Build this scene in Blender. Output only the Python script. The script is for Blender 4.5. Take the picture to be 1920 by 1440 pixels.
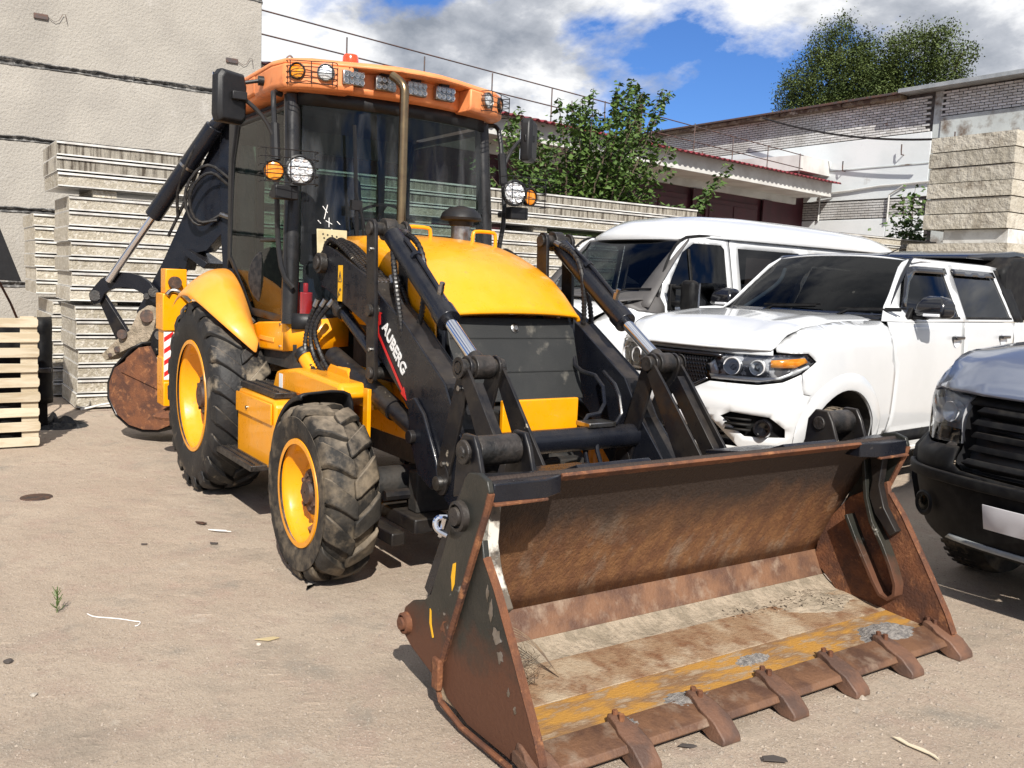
import bpy, bmesh, math, random
from math import sin, cos, pi, radians, sqrt, atan2
from mathutils import Vector, Matrix, noise
from mathutils.geometry import delaunay_2d_cdt
random.seed(7)
S = bpy.context.scene
COL = S.collection
for o in list(bpy.data.objects): bpy.data.objects.remove(o)

# ------------------------------------------------------------------ camera
camd = bpy.data.cameras.new('camera'); cam = bpy.data.objects.new('camera', camd); COL.objects.link(cam)
camd.sensor_width = 36; camd.lens = 1708.05/1920*36; camd.clip_start = .05; camd.clip_end = 2000
def cam_basis():
    f, p, r, a = 1708.05, .11387944, .0423336, -.97519851
    def ray(X, Y):
        u = X*cos(r)+Y*sin(r); v = -X*sin(r)+Y*cos(r)
        U = -v/f; R = u/f
        y = cos(p)+U*sin(p); z = -sin(p)+U*cos(p)
        return Vector((cos(a)*R+sin(a)*y, -sin(a)*R+cos(a)*y, z))
    F = ray(0, 0).normalized(); X = (ray(1, 0)-ray(-1, 0)).normalized(); Y = X.cross(-F)*-1
    Z = -F; Y = Z.cross(X)
    return Matrix((X, Y, Z)).transposed()
cam.matrix_world = Matrix.Translation((6.651, -2.798, 1.608)) @ cam_basis().to_4x4()
S.camera = cam
S.render.resolution_x = 1024; S.render.resolution_y = 768

# ------------------------------------------------------------------ light
SUN_AZ, SUN_EL = 155.0, 39.0
d = Vector((cos(radians(SUN_AZ))*cos(radians(SUN_EL)), sin(radians(SUN_AZ))*cos(radians(SUN_EL)), -sin(radians(SUN_EL))))
sund = bpy.data.lights.new('sun', 'SUN'); sund.energy = 5.0; sund.angle = radians(.5); sund.color = (1, .95, .87)
sun = bpy.data.objects.new('sun', sund); COL.objects.link(sun); sun.rotation_euler = d.to_track_quat('-Z', 'Y').to_euler()
W = bpy.data.worlds.new('World'); S.world = W; W.use_nodes = True
wt = W.node_tree; wt.nodes.clear()
def wn(t, **k):
    n = wt.nodes.new(t)
    for a, b in k.items(): setattr(n, a, b)
    return n
wo = wn('ShaderNodeOutputWorld'); bg = wn('ShaderNodeBackground'); sky = wn('ShaderNodeTexSky', sky_type='NISHITA', sun_disc=False)
sky.sun_elevation = radians(SUN_EL); sky.sun_rotation = radians(90-(SUN_AZ-180)); sky.air_density = 1.0; sky.dust_density = .1; sky.ozone_density = 4
bg.inputs[1].default_value = .05
tc = wn('ShaderNodeTexCoord')
sep = wn('ShaderNodeSeparateXYZ'); wt.links.new(tc.outputs['Generated'], sep.inputs[0])
mz = wn('ShaderNodeMath', operation='ADD'); mz.inputs[1].default_value = .42; wt.links.new(sep.outputs[2], mz.inputs[0])
mx = wn('ShaderNodeMath', operation='MAXIMUM'); mx.inputs[1].default_value = .08; wt.links.new(mz.outputs[0], mx.inputs[0])
dv = wn('ShaderNodeVectorMath', operation='DIVIDE'); wt.links.new(tc.outputs['Generated'], dv.inputs[0])
cb = wn('ShaderNodeCombineXYZ')
for i in range(3): wt.links.new(mx.outputs[0], cb.inputs[i])
wt.links.new(cb.outputs[0], dv.inputs[1])
def wnoise(scale, off, det=8, rough=.55, dist=.3):
    mp = wn('ShaderNodeMapping'); mp.inputs['Location'].default_value = off; wt.links.new(dv.outputs[0], mp.inputs[0])
    n = wn('ShaderNodeTexNoise'); n.inputs['Scale'].default_value = scale; n.inputs['Detail'].default_value = det
    n.inputs['Roughness'].default_value = rough; n.inputs['Distortion'].default_value = dist; wt.links.new(mp.outputs[0], n.inputs[0]); return n
def wramp(src, stops):
    r = wn('ShaderNodeValToRGB'); wt.links.new(src, r.inputs[0]); e = r.color_ramp.elements
    while len(e) < len(stops): e.new(.5)
    for q, (p, c) in zip(e, stops): q.position = p; q.color = c if len(c) == 4 else (*c, 1)
    return r
CLOUD_OFF = (3.1, 1.7, 0)
n1 = wnoise(2.3, CLOUD_OFF, 10, .58, .15); cover = wramp(n1.outputs[0], [(.42, (0, 0, 0)), (.50, (1, 1, 1))])
n2 = wnoise(3.1, (9.3, 4.4, 2), 10, .6, .1); shade = wramp(n2.outputs[0], [(.36, (4.2, 4.7, 5.6)), (.48, (8.0, 8.4, 9.2)), (.57, (14.5, 14.6, 14.8))])
skt = wn('ShaderNodeMix', data_type='RGBA', blend_type='MULTIPLY'); skt.inputs[0].default_value = 1; skt.inputs[7].default_value = (.75, 1.1, 1.7, 1)
wt.links.new(sky.outputs[0], skt.inputs[6])
wm = wn('ShaderNodeMix', data_type='RGBA'); wt.links.new(cover.outputs[0], wm.inputs[0]); wt.links.new(skt.outputs[2], wm.inputs[6]); wt.links.new(shade.outputs[0], wm.inputs[7])
wt.links.new(wm.outputs[2], bg.inputs[0]); wt.links.new(bg.outputs[0], wo.inputs[0])
S.view_settings.view_transform = 'Standard'; S.view_settings.look = 'None'; S.view_settings.exposure = 0.5; S.view_settings.gamma = 1
S.view_settings.use_curve_mapping = False
S.render.engine = 'CYCLES'
S.cycles.max_bounces = 6; S.cycles.diffuse_bounces = 2; S.cycles.transparent_max_bounces = 24

# ------------------------------------------------------------------ helpers
def V3(*a): return Vector(a)
class MB:
    def __init__(s): s.v = []; s.f = []
    def add(s, vs, fs):
        k = len(s.v); s.v += [tuple(x) for x in vs]; s.f += [tuple(i+k for i in f) for f in fs]; return s
    def box(s, a, b, M=None):
        x0, y0, z0 = a; x1, y1, z1 = b
        vs = [(x0,y0,z0),(x1,y0,z0),(x1,y1,z0),(x0,y1,z0),(x0,y0,z1),(x1,y0,z1),(x1,y1,z1),(x0,y1,z1)]
        if M: vs = [M @ Vector(q) for q in vs]
        return s.add(vs, [(0,3,2,1),(4,5,6,7),(0,1,5,4),(1,2,6,5),(2,3,7,6),(3,0,4,7)])
    def cbox(s, c, h, M=None):
        return s.box([c[i]-h[i] for i in range(3)], [c[i]+h[i] for i in range(3)], M)
    def prism(s, pts, a, b, ax='y', M=None):
        def mk(p, t): return {'y': (p[0], t, p[1]), 'x': (t, p[0], p[1]), 'z': (p[0], p[1], t)}[ax]
        n = len(pts); vs = [mk(p, a) for p in pts]+[mk(p, b) for p in pts]
        if M: vs = [M @ Vector(q) for q in vs]
        fs = [tuple(range(n)), tuple(range(2*n-1, n-1, -1))]+[(i, i+n, (i+1) % n+n, (i+1) % n) for i in range(n)]
        return s.add(vs, fs)
    def cyl(s, p0, p1, r, n=16, r2=None, cap=True):
        p0 = Vector(p0); p1 = Vector(p1); r2 = r if r2 is None else r2
        z = (p1-p0).normalized(); x = z.orthogonal().normalized(); y = z.cross(x)
        vs = [p0+(x*cos(2*pi*i/n)+y*sin(2*pi*i/n))*r for i in range(n)]+[p1+(x*cos(2*pi*i/n)+y*sin(2*pi*i/n))*r2 for i in range(n)]
        fs = [(i, (i+1) % n, (i+1) % n+n, i+n) for i in range(n)]
        if cap: fs += [tuple(range(n-1, -1, -1)), tuple(range(n, 2*n))]
        return s.add(vs, fs)
    def tube(s, pts, r, n=8, smooth=0, closed=False, rs=None):
        P = [Vector(p) for p in pts]
        for _ in range(smooth):
            Q = [P[0]]
            for i in range(len(P)-1): Q += [P[i]*.75+P[i+1]*.25, P[i]*.25+P[i+1]*.75]
            P = Q+[P[-1]]
        N = len(P); t0 = (P[1]-P[0]).normalized(); x = t0.orthogonal().normalized(); vs = []
        for i in range(N):
            t = ((P[min(i+1, N-1)]-P[max(i-1, 0)])).normalized()
            x = (x-t*x.dot(t)); x = x.normalized() if x.length > 1e-6 else t.orthogonal().normalized(); y = t.cross(x)
            rr = rs(i/(N-1)) if rs else r
            vs += [P[i]+(x*cos(2*pi*k/n)+y*sin(2*pi*k/n))*rr for k in range(n)]
        fs = [(i*n+k, i*n+(k+1) % n, (i+1)*n+(k+1) % n, (i+1)*n+k) for i in range(N-1) for k in range(n)]
        fs += [tuple(range(n-1, -1, -1)), tuple((N-1)*n+k for k in range(n))]
        return s.add(vs, fs)
    def lathe(s, prof, o, ax, n=48):
        o = Vector(o); z = Vector(ax).normalized(); x = z.orthogonal().normalized(); y = z.cross(x)
        vs = [o+z*h+(x*cos(2*pi*i/n)+y*sin(2*pi*i/n))*r for (r, h) in prof for i in range(n)]
        fs = [(j*n+i, j*n+(i+1) % n, (j+1)*n+(i+1) % n, (j+1)*n+i) for j in range(len(prof)-1) for i in range(n)]
        return s.add(vs, fs)
    def grid(s, rows):
        m = len(rows[0]); vs = [p for r in rows for p in r]
        return s.add(vs, [(j*m+i, j*m+i+1, (j+1)*m+i+1, (j+1)*m+i) for j in range(len(rows)-1) for i in range(m-1)])
    def plate(s, p0, p1, w0, w1, y0, y1, n=8):
        """link plate with rounded ends in the x-z plane, from y0 to y1"""
        a = atan2(p1[1]-p0[1], p1[0]-p0[0]); pts = []
        for i in range(n+1): t = a+pi/2+pi*i/n; pts.append((p0[0]+w0*cos(t), p0[1]+w0*sin(t)))
        for i in range(n+1): t = a-pi/2+pi*i/n; pts.append((p1[0]+w1*cos(t), p1[1]+w1*sin(t)))
        return s.prism(pts, y0, y1)
    def mir(s):
        m = MB(); m.v = [(a, -b, c) for a, b, c in s.v]; m.f = [tuple(reversed(f)) for f in s.f]; return m
    def comps(s):
        par = list(range(len(s.v)))
        def fd(a):
            while par[a] != a: par[a] = par[par[a]]; a = par[a]
            return a
        for f in s.f:
            r = fd(f[0])
            for i in f[1:]: par[fd(i)] = r
        g = {}
        for f in s.f: g.setdefault(fd(f[0]), []).append(f)
        out = []
        for fs in g.values():
            m = MB(); ix = {}
            for f in fs:
                for i in f:
                    if i not in ix: ix[i] = len(m.v); m.v.append(s.v[i])
            m.f = [tuple(ix[i] for i in f) for f in fs]; out.append(m)
        return out
    def build(s, name, mat, *a, **k):
        if name in ('pin', 'bolt', 'tooth_bolt', 'led_cup', 'hose_fitting', 'link_bracket', 'ram_bracket', 'rod_eye', 'pivot_boss', 'step_hanger', 'pivot_disc'):
            return [m._build(name, mat, *a, **k) for m in s.comps()][0]
        return s._build(name, mat, *a, **k)
    def _build(s, name, mat, parent=None, bevel=0, smooth=35, solid=0, sub=0, stuff=False, kind=None, fix=True):
        me = bpy.data.meshes.new(name); me.from_pydata(s.v, [], s.f)
        if fix:
            bm = bmesh.new(); bm.from_mesh(me)
            bmesh.ops.recalc_face_normals(bm, faces=bm.faces); bm.to_mesh(me); bm.free()
        me.materials.append(mat); me.update()
        if smooth:
            me.shade_smooth()
            me.set_sharp_from_angle(angle=radians(smooth))
        o = bpy.data.objects.new(name, me); COL.objects.link(o)
        if parent: o.parent = parent
        if solid:
            q = o.modifiers.new('solid', 'SOLIDIFY'); q.thickness = solid; q.offset = -1
        if sub:
            q = o.modifiers.new('sub', 'SUBSURF'); q.levels = sub; q.render_levels = sub
        if bevel:
            q = o.modifiers.new('bevel', 'BEVEL'); q.width = bevel; q.segments = 2; q.limit_method = 'ANGLE'; q.angle_limit = radians(38); q.harden_normals = False
        if stuff: o['kind'] = 'stuff'
        if kind: o['kind'] = kind
        return o
def tag(o, label, cat, group=None):
    o['label'] = label; o['category'] = cat
    if group: o['group'] = group
    return o
def thing(name, label, cat, loc=(0, 0, 0), rz=0, group=None):
    o = bpy.data.objects.new(name, None); COL.objects.link(o); o.location = loc; o.rotation_euler = (0, 0, rz); o.empty_display_size = .2
    return tag(o, label, cat, group)
def dup(o, parent=None):
    c = o.copy(); COL.objects.link(c)
    if parent: c.parent = parent
    for ch in list(o.children): dup(ch, c)
    return c
def panel(outline, holes, fn, step=.06):
    """triangulated panel in 2-D parameters (with holes), mapped by fn(u,v)->(x,y,z)"""
    pts = []; edges = []
    def loop(L):
        k = len(pts); out = []
        for i in range(len(L)):
            a = Vector(L[i]); b = Vector(L[(i+1) % len(L)]); n = max(1, int((b-a).length/step))
            out += [a.lerp(b, j/n) for j in range(n)]
        pts.extend(out); m = len(out)
        edges.extend([(k+i, k+(i+1) % m) for i in range(m)]); return out
    O = loop(outline); H = [loop(h) for h in holes]
    def inside(p, L):
        c = False; j = len(L)-1
        for i in range(len(L)):
            if (L[i].y > p.y) != (L[j].y > p.y) and p.x < (L[j].x-L[i].x)*(p.y-L[i].y)/(L[j].y-L[i].y)+L[i].x: c = not c
            j = i
        return c
    x0 = min(p.x for p in O); x1 = max(p.x for p in O); y0 = min(p.y for p in O); y1 = max(p.y for p in O)
    nx = int((x1-x0)/step)+1; ny = int((y1-y0)/step)+1
    for i in range(1, nx):
        for j in range(1, ny):
            p = Vector((x0+(x1-x0)*i/nx, y0+(y1-y0)*j/ny))
            if inside(p, O) and not any(inside(p, h) for h in H) and min((p-q).length for q in pts[:sum(map(len, [O]+H))]) > step*.4: pts.append(p)
    vs, es, fs, *_ = delaunay_2d_cdt(pts, edges, [], 0, 1e-6)
    F = []
    for f in fs:
        c = (vs[f[0]]+vs[f[1]]+vs[f[2]])/3
        if inside(c, O) and not any(inside(c, h) for h in H): F.append(tuple(f))
    return MB().add([fn(q.x, q.y) for q in vs], F)

# ------------------------------------------------------------------ materials
def pm(name, c, r=.5, m=0.0, c2=None, s=3.0, lo=.42, hi=.6, c3=None, s3=14.0, lo3=.55, hi3=.68, bump=0, bs=120, bd=.01, coat=0, dust=None, dl=.35, rvar=0, stretch=None, spec=.5, coord='Object', zmix=None, voro=None, ov=0):
    M = bpy.data.materials.new(name); M.use_nodes = True; t = M.node_tree; N = t.nodes; L = t.links
    b = N['Principled BSDF']; b.inputs['Roughness'].default_value = r; b.inputs['Metallic'].default_value = m
    b.inputs['Coat Weight'].default_value = coat; b.inputs['Coat Roughness'].default_value = .05; b.inputs['Specular IOR Level'].default_value = spec
    tc = N.new('ShaderNodeTexCoord'); src = tc.outputs[coord]
    if ov:
        oi = N.new('ShaderNodeObjectInfo'); vm = N.new('ShaderNodeVectorMath'); vm.operation = 'MULTIPLY_ADD'; vm.inputs[1].default_value = (31, 17, 23)
        L.new(oi.outputs['Random'], vm.inputs[0]); L.new(src, vm.inputs[2]); src = vm.outputs[0]
    if stretch:
        mp = N.new('ShaderNodeMapping'); mp.inputs['Scale'].default_value = stretch; L.new(src, mp.inputs[0]); src2 = mp.outputs[0]
    else: src2 = src
    def noi(sc, det=6, rough=.6, sr=None):
        n = N.new('ShaderNodeTexNoise'); n.inputs['Scale'].default_value = sc; n.inputs['Detail'].default_value = det; n.inputs['Roughness'].default_value = rough
        L.new(sr or src2, n.inputs[0]); return n.outputs[0]
    def rng(x, a, e):
        n = N.new('ShaderNodeMapRange'); n.inputs[1].default_value = a; n.inputs[2].default_value = e; L.new(x, n.inputs[0]); return n.outputs[0]
    def mix(f, a, e):
        n = N.new('ShaderNodeMix'); n.data_type = 'RGBA'
        L.new(f, n.inputs[0])
        for k, q in ((6, a), (7, e)):
            if isinstance(q, tuple): n.inputs[k].default_value = (*q, 1)
            else: L.new(q, n.inputs[k])
        return n.outputs[2]
    cur = tuple(c)
    if c2: cur = mix(rng(noi(s), lo, hi), cur, tuple(c2))
    if c3: cur = mix(rng(noi(s3, 8, .65), lo3, hi3), cur, tuple(c3))
    if zmix:  # (colour, z low, z high, noise amplitude): paint gives way to another colour below a worn height
        col, z0, z1, amp = zmix
        sp = N.new('ShaderNodeSeparateXYZ'); L.new(tc.outputs['Object'], sp.inputs[0])
        na = N.new('ShaderNodeMath'); na.operation = 'MULTIPLY_ADD'; na.inputs[1].default_value = amp; L.new(noi(5, 8, .65), na.inputs[0]); L.new(sp.outputs[2], na.inputs[2])
        cur = mix(rng(na.outputs[0], z1+amp*.5, z0+amp*.5), cur, col if isinstance(col, tuple) else tuple(col))
        ro = N.new('ShaderNodeMapRange'); ro.inputs[1].default_value = z1+amp*.5; ro.inputs[2].default_value = z0+amp*.5; ro.inputs[3].default_value = r; ro.inputs[4].default_value = .75
        L.new(na.outputs[0], ro.inputs[0]); L.new(ro.outputs[0], b.inputs['Roughness'])
    if dust:
        g = N.new('ShaderNodeNewGeometry'); sp = N.new('ShaderNodeSeparateXYZ'); L.new(g.outputs['Normal'], sp.inputs[0])
        ma = N.new('ShaderNodeMath'); ma.operation = 'MULTIPLY_ADD'; ma.inputs[1].default_value = .55; L.new(sp.outputs[2], ma.inputs[0]); L.new(noi(9, 8, .65), ma.inputs[2])
        f = rng(ma.outputs[0], .78, 1.15); fm = N.new('ShaderNodeMath'); fm.operation = 'MULTIPLY'; fm.inputs[1].default_value = dl; L.new(f, fm.inputs[0])
        cur = mix(fm.outputs[0], cur, tuple(dust))
    if ov:
        vr = N.new('ShaderNodeMapRange'); vr.inputs[3].default_value = 1-ov; vr.inputs[4].default_value = 1+ov; L.new(oi.outputs['Random'], vr.inputs[0])
        hs = N.new('ShaderNodeHueSaturation'); L.new(vr.outputs[0], hs.inputs['Value'])
        if isinstance(cur, tuple): hs.inputs['Color'].default_value = (*cur, 1)
        else: L.new(cur, hs.inputs['Color'])
        cur = hs.outputs[0]
    if isinstance(cur, tuple): b.inputs['Base Color'].default_value = (*cur, 1)
    else: L.new(cur, b.inputs['Base Color'])
    if rvar and not zmix:
        ro = N.new('ShaderNodeMapRange'); ro.inputs[3].default_value = max(.02, r-rvar); ro.inputs[4].default_value = min(1, r+rvar); ro.inputs[1].default_value = .35; ro.inputs[2].default_value = .65
        L.new(noi(17, 8, .7), ro.inputs[0]); L.new(ro.outputs[0], b.inputs['Roughness'])
    if bump:
        bn = N.new('ShaderNodeBump'); bn.inputs['Strength'].default_value = bump; bn.inputs['Distance'].default_value = bd
        if voro:
            vo = N.new('ShaderNodeTexVoronoi'); vo.inputs['Scale'].default_value = bs; L.new(src2, vo.inputs[0]); L.new(vo.outputs[0], bn.inputs['Height'])
        else: L.new(noi(bs, 5, .6), bn.inputs['Height'])
        L.new(bn.outputs[0], b.inputs['Normal'])
    return M
def glass(name, tint=(.55, .6, .6), rough=.02, refl=1.0, smear=False):
    M = bpy.data.materials.new(name); M.use_nodes = True; t = M.node_tree; N = t.nodes; L = t.links; N.clear()
    o = N.new('ShaderNodeOutputMaterial'); mx = N.new('ShaderNodeMixShader'); tr = N.new('ShaderNodeBsdfTransparent'); gl = N.new('ShaderNodeBsdfGlossy'); fr = N.new('ShaderNodeFresnel')
    tr.inputs[0].default_value = (*tint, 1); gl.inputs['Roughness'].default_value = rough; fr.inputs[0].default_value = 1.5
    mu = N.new('ShaderNodeMath'); mu.operation = 'MULTIPLY'; mu.inputs[1].default_value = refl; mu.use_clamp = True; L.new(fr.outputs[0], mu.inputs[0]); L.new(mu.outputs[0], mx.inputs[0])
    last = tr.outputs[0]
    if smear:   # a thin film of dust wiped in streaks
        tc = N.new('ShaderNodeTexCoord'); mp = N.new('ShaderNodeMapping'); mp.inputs['Scale'].default_value = (1, 4.5, .9); mp.inputs['Rotation'].default_value = (.25, 0, 0); L.new(tc.outputs['Object'], mp.inputs[0])
        n = N.new('ShaderNodeTexNoise'); n.inputs['Scale'].default_value = 1.6; n.inputs['Detail'].default_value = 4; n.inputs['Distortion'].default_value = .6; L.new(mp.outputs[0], n.inputs[0])
        r = N.new('ShaderNodeMapRange'); r.inputs[1].default_value = .5; r.inputs[2].default_value = .8; r.inputs[3].default_value = .004; r.inputs[4].default_value = .10; L.new(n.outputs[0], r.inputs[0])
        df = N.new('ShaderNodeBsdfDiffuse'); df.inputs[0].default_value = (.55, .57, .6, 1); m2 = N.new('ShaderNodeMixShader'); L.new(r.outputs[0], m2.inputs[0]); L.new(last, m2.inputs[1]); L.new(df.outputs[0], m2.inputs[2]); last = m2.outputs[0]
    L.new(last, mx.inputs[1]); L.new(gl.outputs[0], mx.inputs[2]); L.new(mx.outputs[0], o.inputs[0]); return M
DUST = (.27, .22, .165)
m_yel = pm('yellow_paint', (.80, .315, .002), .34, c2=(.76, .295, .002), s=2, c3=(.55, .24, .04), s3=24, lo3=.62, hi3=.72, coat=.25, dust=(.6, .4, .12), dl=.15, rvar=.12)
m_yel2 = pm('sunfaded_fender_paint', (.85, .33, .03), .38, c2=(.82, .36, .07), s=3, coat=.3, rvar=.1)
m_org = pm('faded_orange_plastic', (.74, .27, .10), .5, c2=(.66, .21, .07), s=3, c3=(.5, .16, .06), s3=9, rvar=.1)
m_blk = pm('navy_black_paint', (.006, .007, .011), .30, c2=(.009, .010, .014), s=5, c3=(.05, .045, .042), s3=26, lo3=.68, hi3=.74, dust=DUST, dl=.06, rvar=.12, coat=.1, spec=.35)
m_worn = pm('worn_black_paint', (.006, .006, .008), .42, c2=(.018, .015, .013), s=6, c3=(.30, .26, .2), s3=15, lo3=.67, hi3=.71, dust=DUST, dl=.10, rvar=.15, spec=.35)
m_grs = pm('greasy_black_steel', (.007, .0065, .006), .45, c2=(.028, .023, .02), s=14, bump=.4, bs=60, dust=DUST, dl=.12, rvar=.15)
m_pla = pm('black_plastic', (.009, .009, .010), .45, spec=.35, c2=(.012, .012, .013), s=20, bump=.1, bs=300, dust=DUST, dl=.05)
m_pil = pm('cab_frame_paint', (.014, .014, .015), .33, spec=.4, c2=(.02, .019, .019), s=6, dust=DUST, dl=.1, rvar=.1)
m_und = pm('oily_chassis', (.01, .01, .01), .7, c2=(.03, .026, .022), s=8, bump=.5, bs=30)
m_chr = pm('chrome_rod', (.75, .76, .8), .09, m=1.0)
m_stl = pm('dull_steel', (.4, .39, .38), .35, m=1.0, c2=(.25, .23, .2), s=20)
m_exh = pm('heat_stained_exhaust', (.33, .24, .13), .28, m=1.0, c2=(.2, .13, .08), s=7, lo=.4, hi=.65)
m_rub = pm('tyre_rubber', (.012, .011, .010), .7, spec=.35, c2=(.035, .030, .024), s=7, c3=(.16, .125, .085), s3=5, lo3=.47, hi3=.66, bump=.5, bs=35, dust=(.26, .21, .155), dl=.85)
m_rub2 = pm('rear_tyre_rubber', (.008, .008, .009), .6, spec=.4, c2=(.018, .017, .016), s=8, c3=(.2, .165, .12), s3=3.0, lo3=.55, hi3=.64, bump=.35, bs=45, dust=(.3, .25, .19), dl=.6)
m_mud = pm('dried_mud', (.33, .27, .2), .95, c2=(.22, .18, .13), s=12, bump=1, bs=35, bd=.02)
m_hose = pm('hose_rubber', (.009, .009, .01), .5, spec=.35, c2=(.03, .027, .025), s=30, rvar=.1)
m_hub = pm('rusty_hub', (.07, .035, .022), .65, c2=(.03, .022, .02), s=12, c3=(.16, .08, .045), s3=25, bump=.3, bs=60)
m_rust = pm('rust', (.15, .055, .022), .8, c2=(.07, .028, .016), s=7, c3=(.26, .11, .045), s3=18, bump=.5, bs=80)
m_bsid = pm('bucket_side_paint', (.018, .019, .016), .4, c2=(.03, .028, .022), s=5, c3=(.22, .21, .18), s3=9, lo3=.63, hi3=.67, bump=.25, bs=50, zmix=((.095, .038, .019), .27, .40, .42), spec=.4)
m_bint = pm('bucket_interior', (.14, .062, .03), .5, c2=(.21, .10, .042), s=11, stretch=(1, 1.5, .8), lo=.42, hi=.6, c3=(.30, .24, .18), s3=2.4, lo3=.56, hi3=.74, bump=.9, bs=55, bd=.012, zmix=((.034, .021, .015), .74, .52, .30), spec=.5, rvar=0)
m_bflo = pm('worn_bucket_floor', (.26, .165, .095), .75, c2=(.17, .08, .038), s=9, lo=.45, hi=.62, c3=(.37, .29, .20), s3=4, lo3=.46, hi3=.6, bump=.8, bs=60, bd=.01)
m_byel = pm('rubbed_yellow_paint', (.38, .195, .04), .6, c2=(.20, .115, .06), s=6, stretch=(2.0, .6, 1), lo=.43, hi=.56, c3=(.32, .24, .16), s3=12, lo3=.52, hi3=.64, bump=.5, bs=60)
m_edge = pm('rusty_cutting_edge', (.17, .085, .045), .6, c2=(.09, .045, .028), s=6, c3=(.24, .17, .12), s3=8, lo3=.52, hi3=.7, bump=.4, bs=70, ov=0.10)
m_tooth = pm('rusty_tooth', (.14, .07, .042), .6, c2=(.08, .045, .032), s=9, bump=.4, bs=70, ov=0.10)
m_grav = pm('grey_grit', (.24, .22, .20), .95, c2=(.13, .12, .115), s=60, bump=1, bs=150, bd=.01)
m_whp = pm('white_weld_paint', (.55, .52, .46), .7, c2=(.1, .08, .06), s=9, lo=.45, hi=.55, c3=(.02, .02, .02), s3=16)
m_glc = glass('cab_glass', (.66, .71, .73), smear=True, refl=.65)
m_gld = glass('door_glass', (.42, .52, .47), refl=.7)
m_glv = glass('tinted_car_glass', (.25, .30, .34), refl=.7)
m_gldk = glass('dark_tinted_glass', (.035, .035, .04), refl=1.15)
m_lens = glass('clear_lens', (.9, .92, .93), refl=1.2)
m_refl = pm('chrome_reflector', (.85, .86, .88), .22, m=.25, coat=.5)
m_led = pm('led_reflector', (.85, .87, .87), .35, m=.5, c2=(.4, .41, .42), s=60, coat=.6)
m_amb = pm('amber_lens', (.80, .30, .02), .15, c2=(.75, .2, .0), s=25, coat=1)
m_red = pm('red_lens', (.8, .06, .01), .2, coat=1)
m_sred = pm('sticker_red', (.55, .02, .02), .4)
m_swh = pm('sticker_white', (.75, .74, .72), .45)
m_syel = pm('sticker_yellow', (.8, .42, .01), .45)
m_grn = pm('cab_interior_green', (.055, .075, .065), .8, c2=(.035, .05, .045), s=3)
m_seat = pm('seat_fabric', (.012, .014, .02), .85, bump=.3, bs=150)
m_beige = pm('beige_perforated_plate', (.55, .48, .3), .6, c2=(.45, .38, .22), s=8)
m_rad = pm('radiator_mesh', (.012, .013, .013), .6, c2=(.028, .028, .026), s=2.2, lo=.45, hi=.7, c3=(.13, .12, .1), s3=7, lo3=.6, hi3=.75, bump=.7, bs=260, bd=.003)
m_mesh = pm('grille_black', (.01, .01, .011), .35)
m_alu = pm('white_metal_sheet', (.62, .61, .58), .35, c2=(.45, .43, .4), s=5, rvar=.1, ov=0.10)
m_foam = pm('panel_core_cream', (.44, .40, .325), .95, c2=(.34, .30, .23), s=2.2, c3=(.56, .52, .45), s3=22, lo3=.5, hi3=.62, bump=1, bs=38, bd=.02, ov=0.10)
m_foamd = pm('panel_core_stained', (.43, .395, .33), .95, c2=(.10, .08, .06), s=2.6, lo=.44, hi=.62, stretch=(1, 7, .5), c3=(.5, .45, .36), s3=22, bump=1, bs=38, bd=.02, ov=0.10)
m_foamg = pm('panel_core_rough', (.43, .40, .34), .95, c2=(.36, .33, .27), s=3, c3=(.14, .11, .08), s3=2.2, lo3=.56, hi3=.72, bump=1, bs=9, bd=.05, ov=0.10)
m_conc = pm('panel_wall_render', (.345, .322, .285), .95, c2=(.295, .275, .245), s=.9, c3=(.38, .36, .33), s3=3, lo3=.6, hi3=.75, bump=.9, bs=30, bd=.02, ov=0.05)
m_joint = pm('cracked_joint_mortar', (.12, .115, .11), .95, c2=(.05, .05, .05), s=7, c3=(.36, .35, .33), s3=9, lo3=.52, hi3=.66, bump=1, bs=25, bd=.03)
m_wood = pm('pallet_wood', (.42, .345, .235), .8, c2=(.53, .46, .345), s=2.0, stretch=(1, 1.2, 9), c3=(.36, .22, .1), s3=7, lo3=.62, hi3=.74, bump=.3, bs=60, ov=0.10)
m_wwall = pm('white_plaster', (.74, .77, .78), .9, c2=(.66, .70, .71), s=.5, c3=(.32, .30, .27), s3=1.6, lo3=.62, hi3=.78, bump=.3, bs=12)
m_wwal2 = pm('peeling_plaster', (.54, .58, .57), .9, c2=(.44, .47, .46), s=.7, c3=(.16, .12, .09), s3=1.1, lo3=.5, hi3=.64, bump=.5, bs=6)
m_brick = pm('whitewashed_brick', (.66, .66, .65), .9, c2=(.5, .49, .47), s=1.2, c3=(.2, .09, .06), s3=1.1, lo3=.66, hi3=.70, bump=.3, bs=18, ov=0.18)
m_mort = pm('dark_mortar', (.05, .045, .045), .95, c2=(.10, .09, .085), s=3)
m_canw = pm('canopy_white', (.56, .56, .54), .7, c2=(.45, .44, .42), s=1)
m_redr = pm('red_corrugated_metal', (.22, .02, .03), .4, c2=(.14, .015, .02), s=2, rvar=.1)
m_mar = pm('maroon_doors', (.055, .006, .013), .6, c2=(.04, .005, .01), s=2)
m_rail = pm('rusty_brown_rail', (.06, .05, .05), .6, c2=(.1, .05, .035), s=8)
m_rcop = pm('rusty_coping', (.16, .12, .08), .8, c2=(.07, .04, .025), s=2.4, lo=.45, hi=.55, c3=(.4, .36, .3), s3=3)
m_galv = pm('galvanised_coping', (.42, .44, .44), .45, m=.4, c2=(.33, .35, .35), s=3)
m_leaf = pm('bush_leaf', (.075, .125, .025), .5, c2=(.045, .085, .02), s=4, spec=.35)
m_leaf2 = pm('tree_leaf', (.085, .115, .03), .55, c2=(.035, .055, .014), s=.9, spec=.3)
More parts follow.
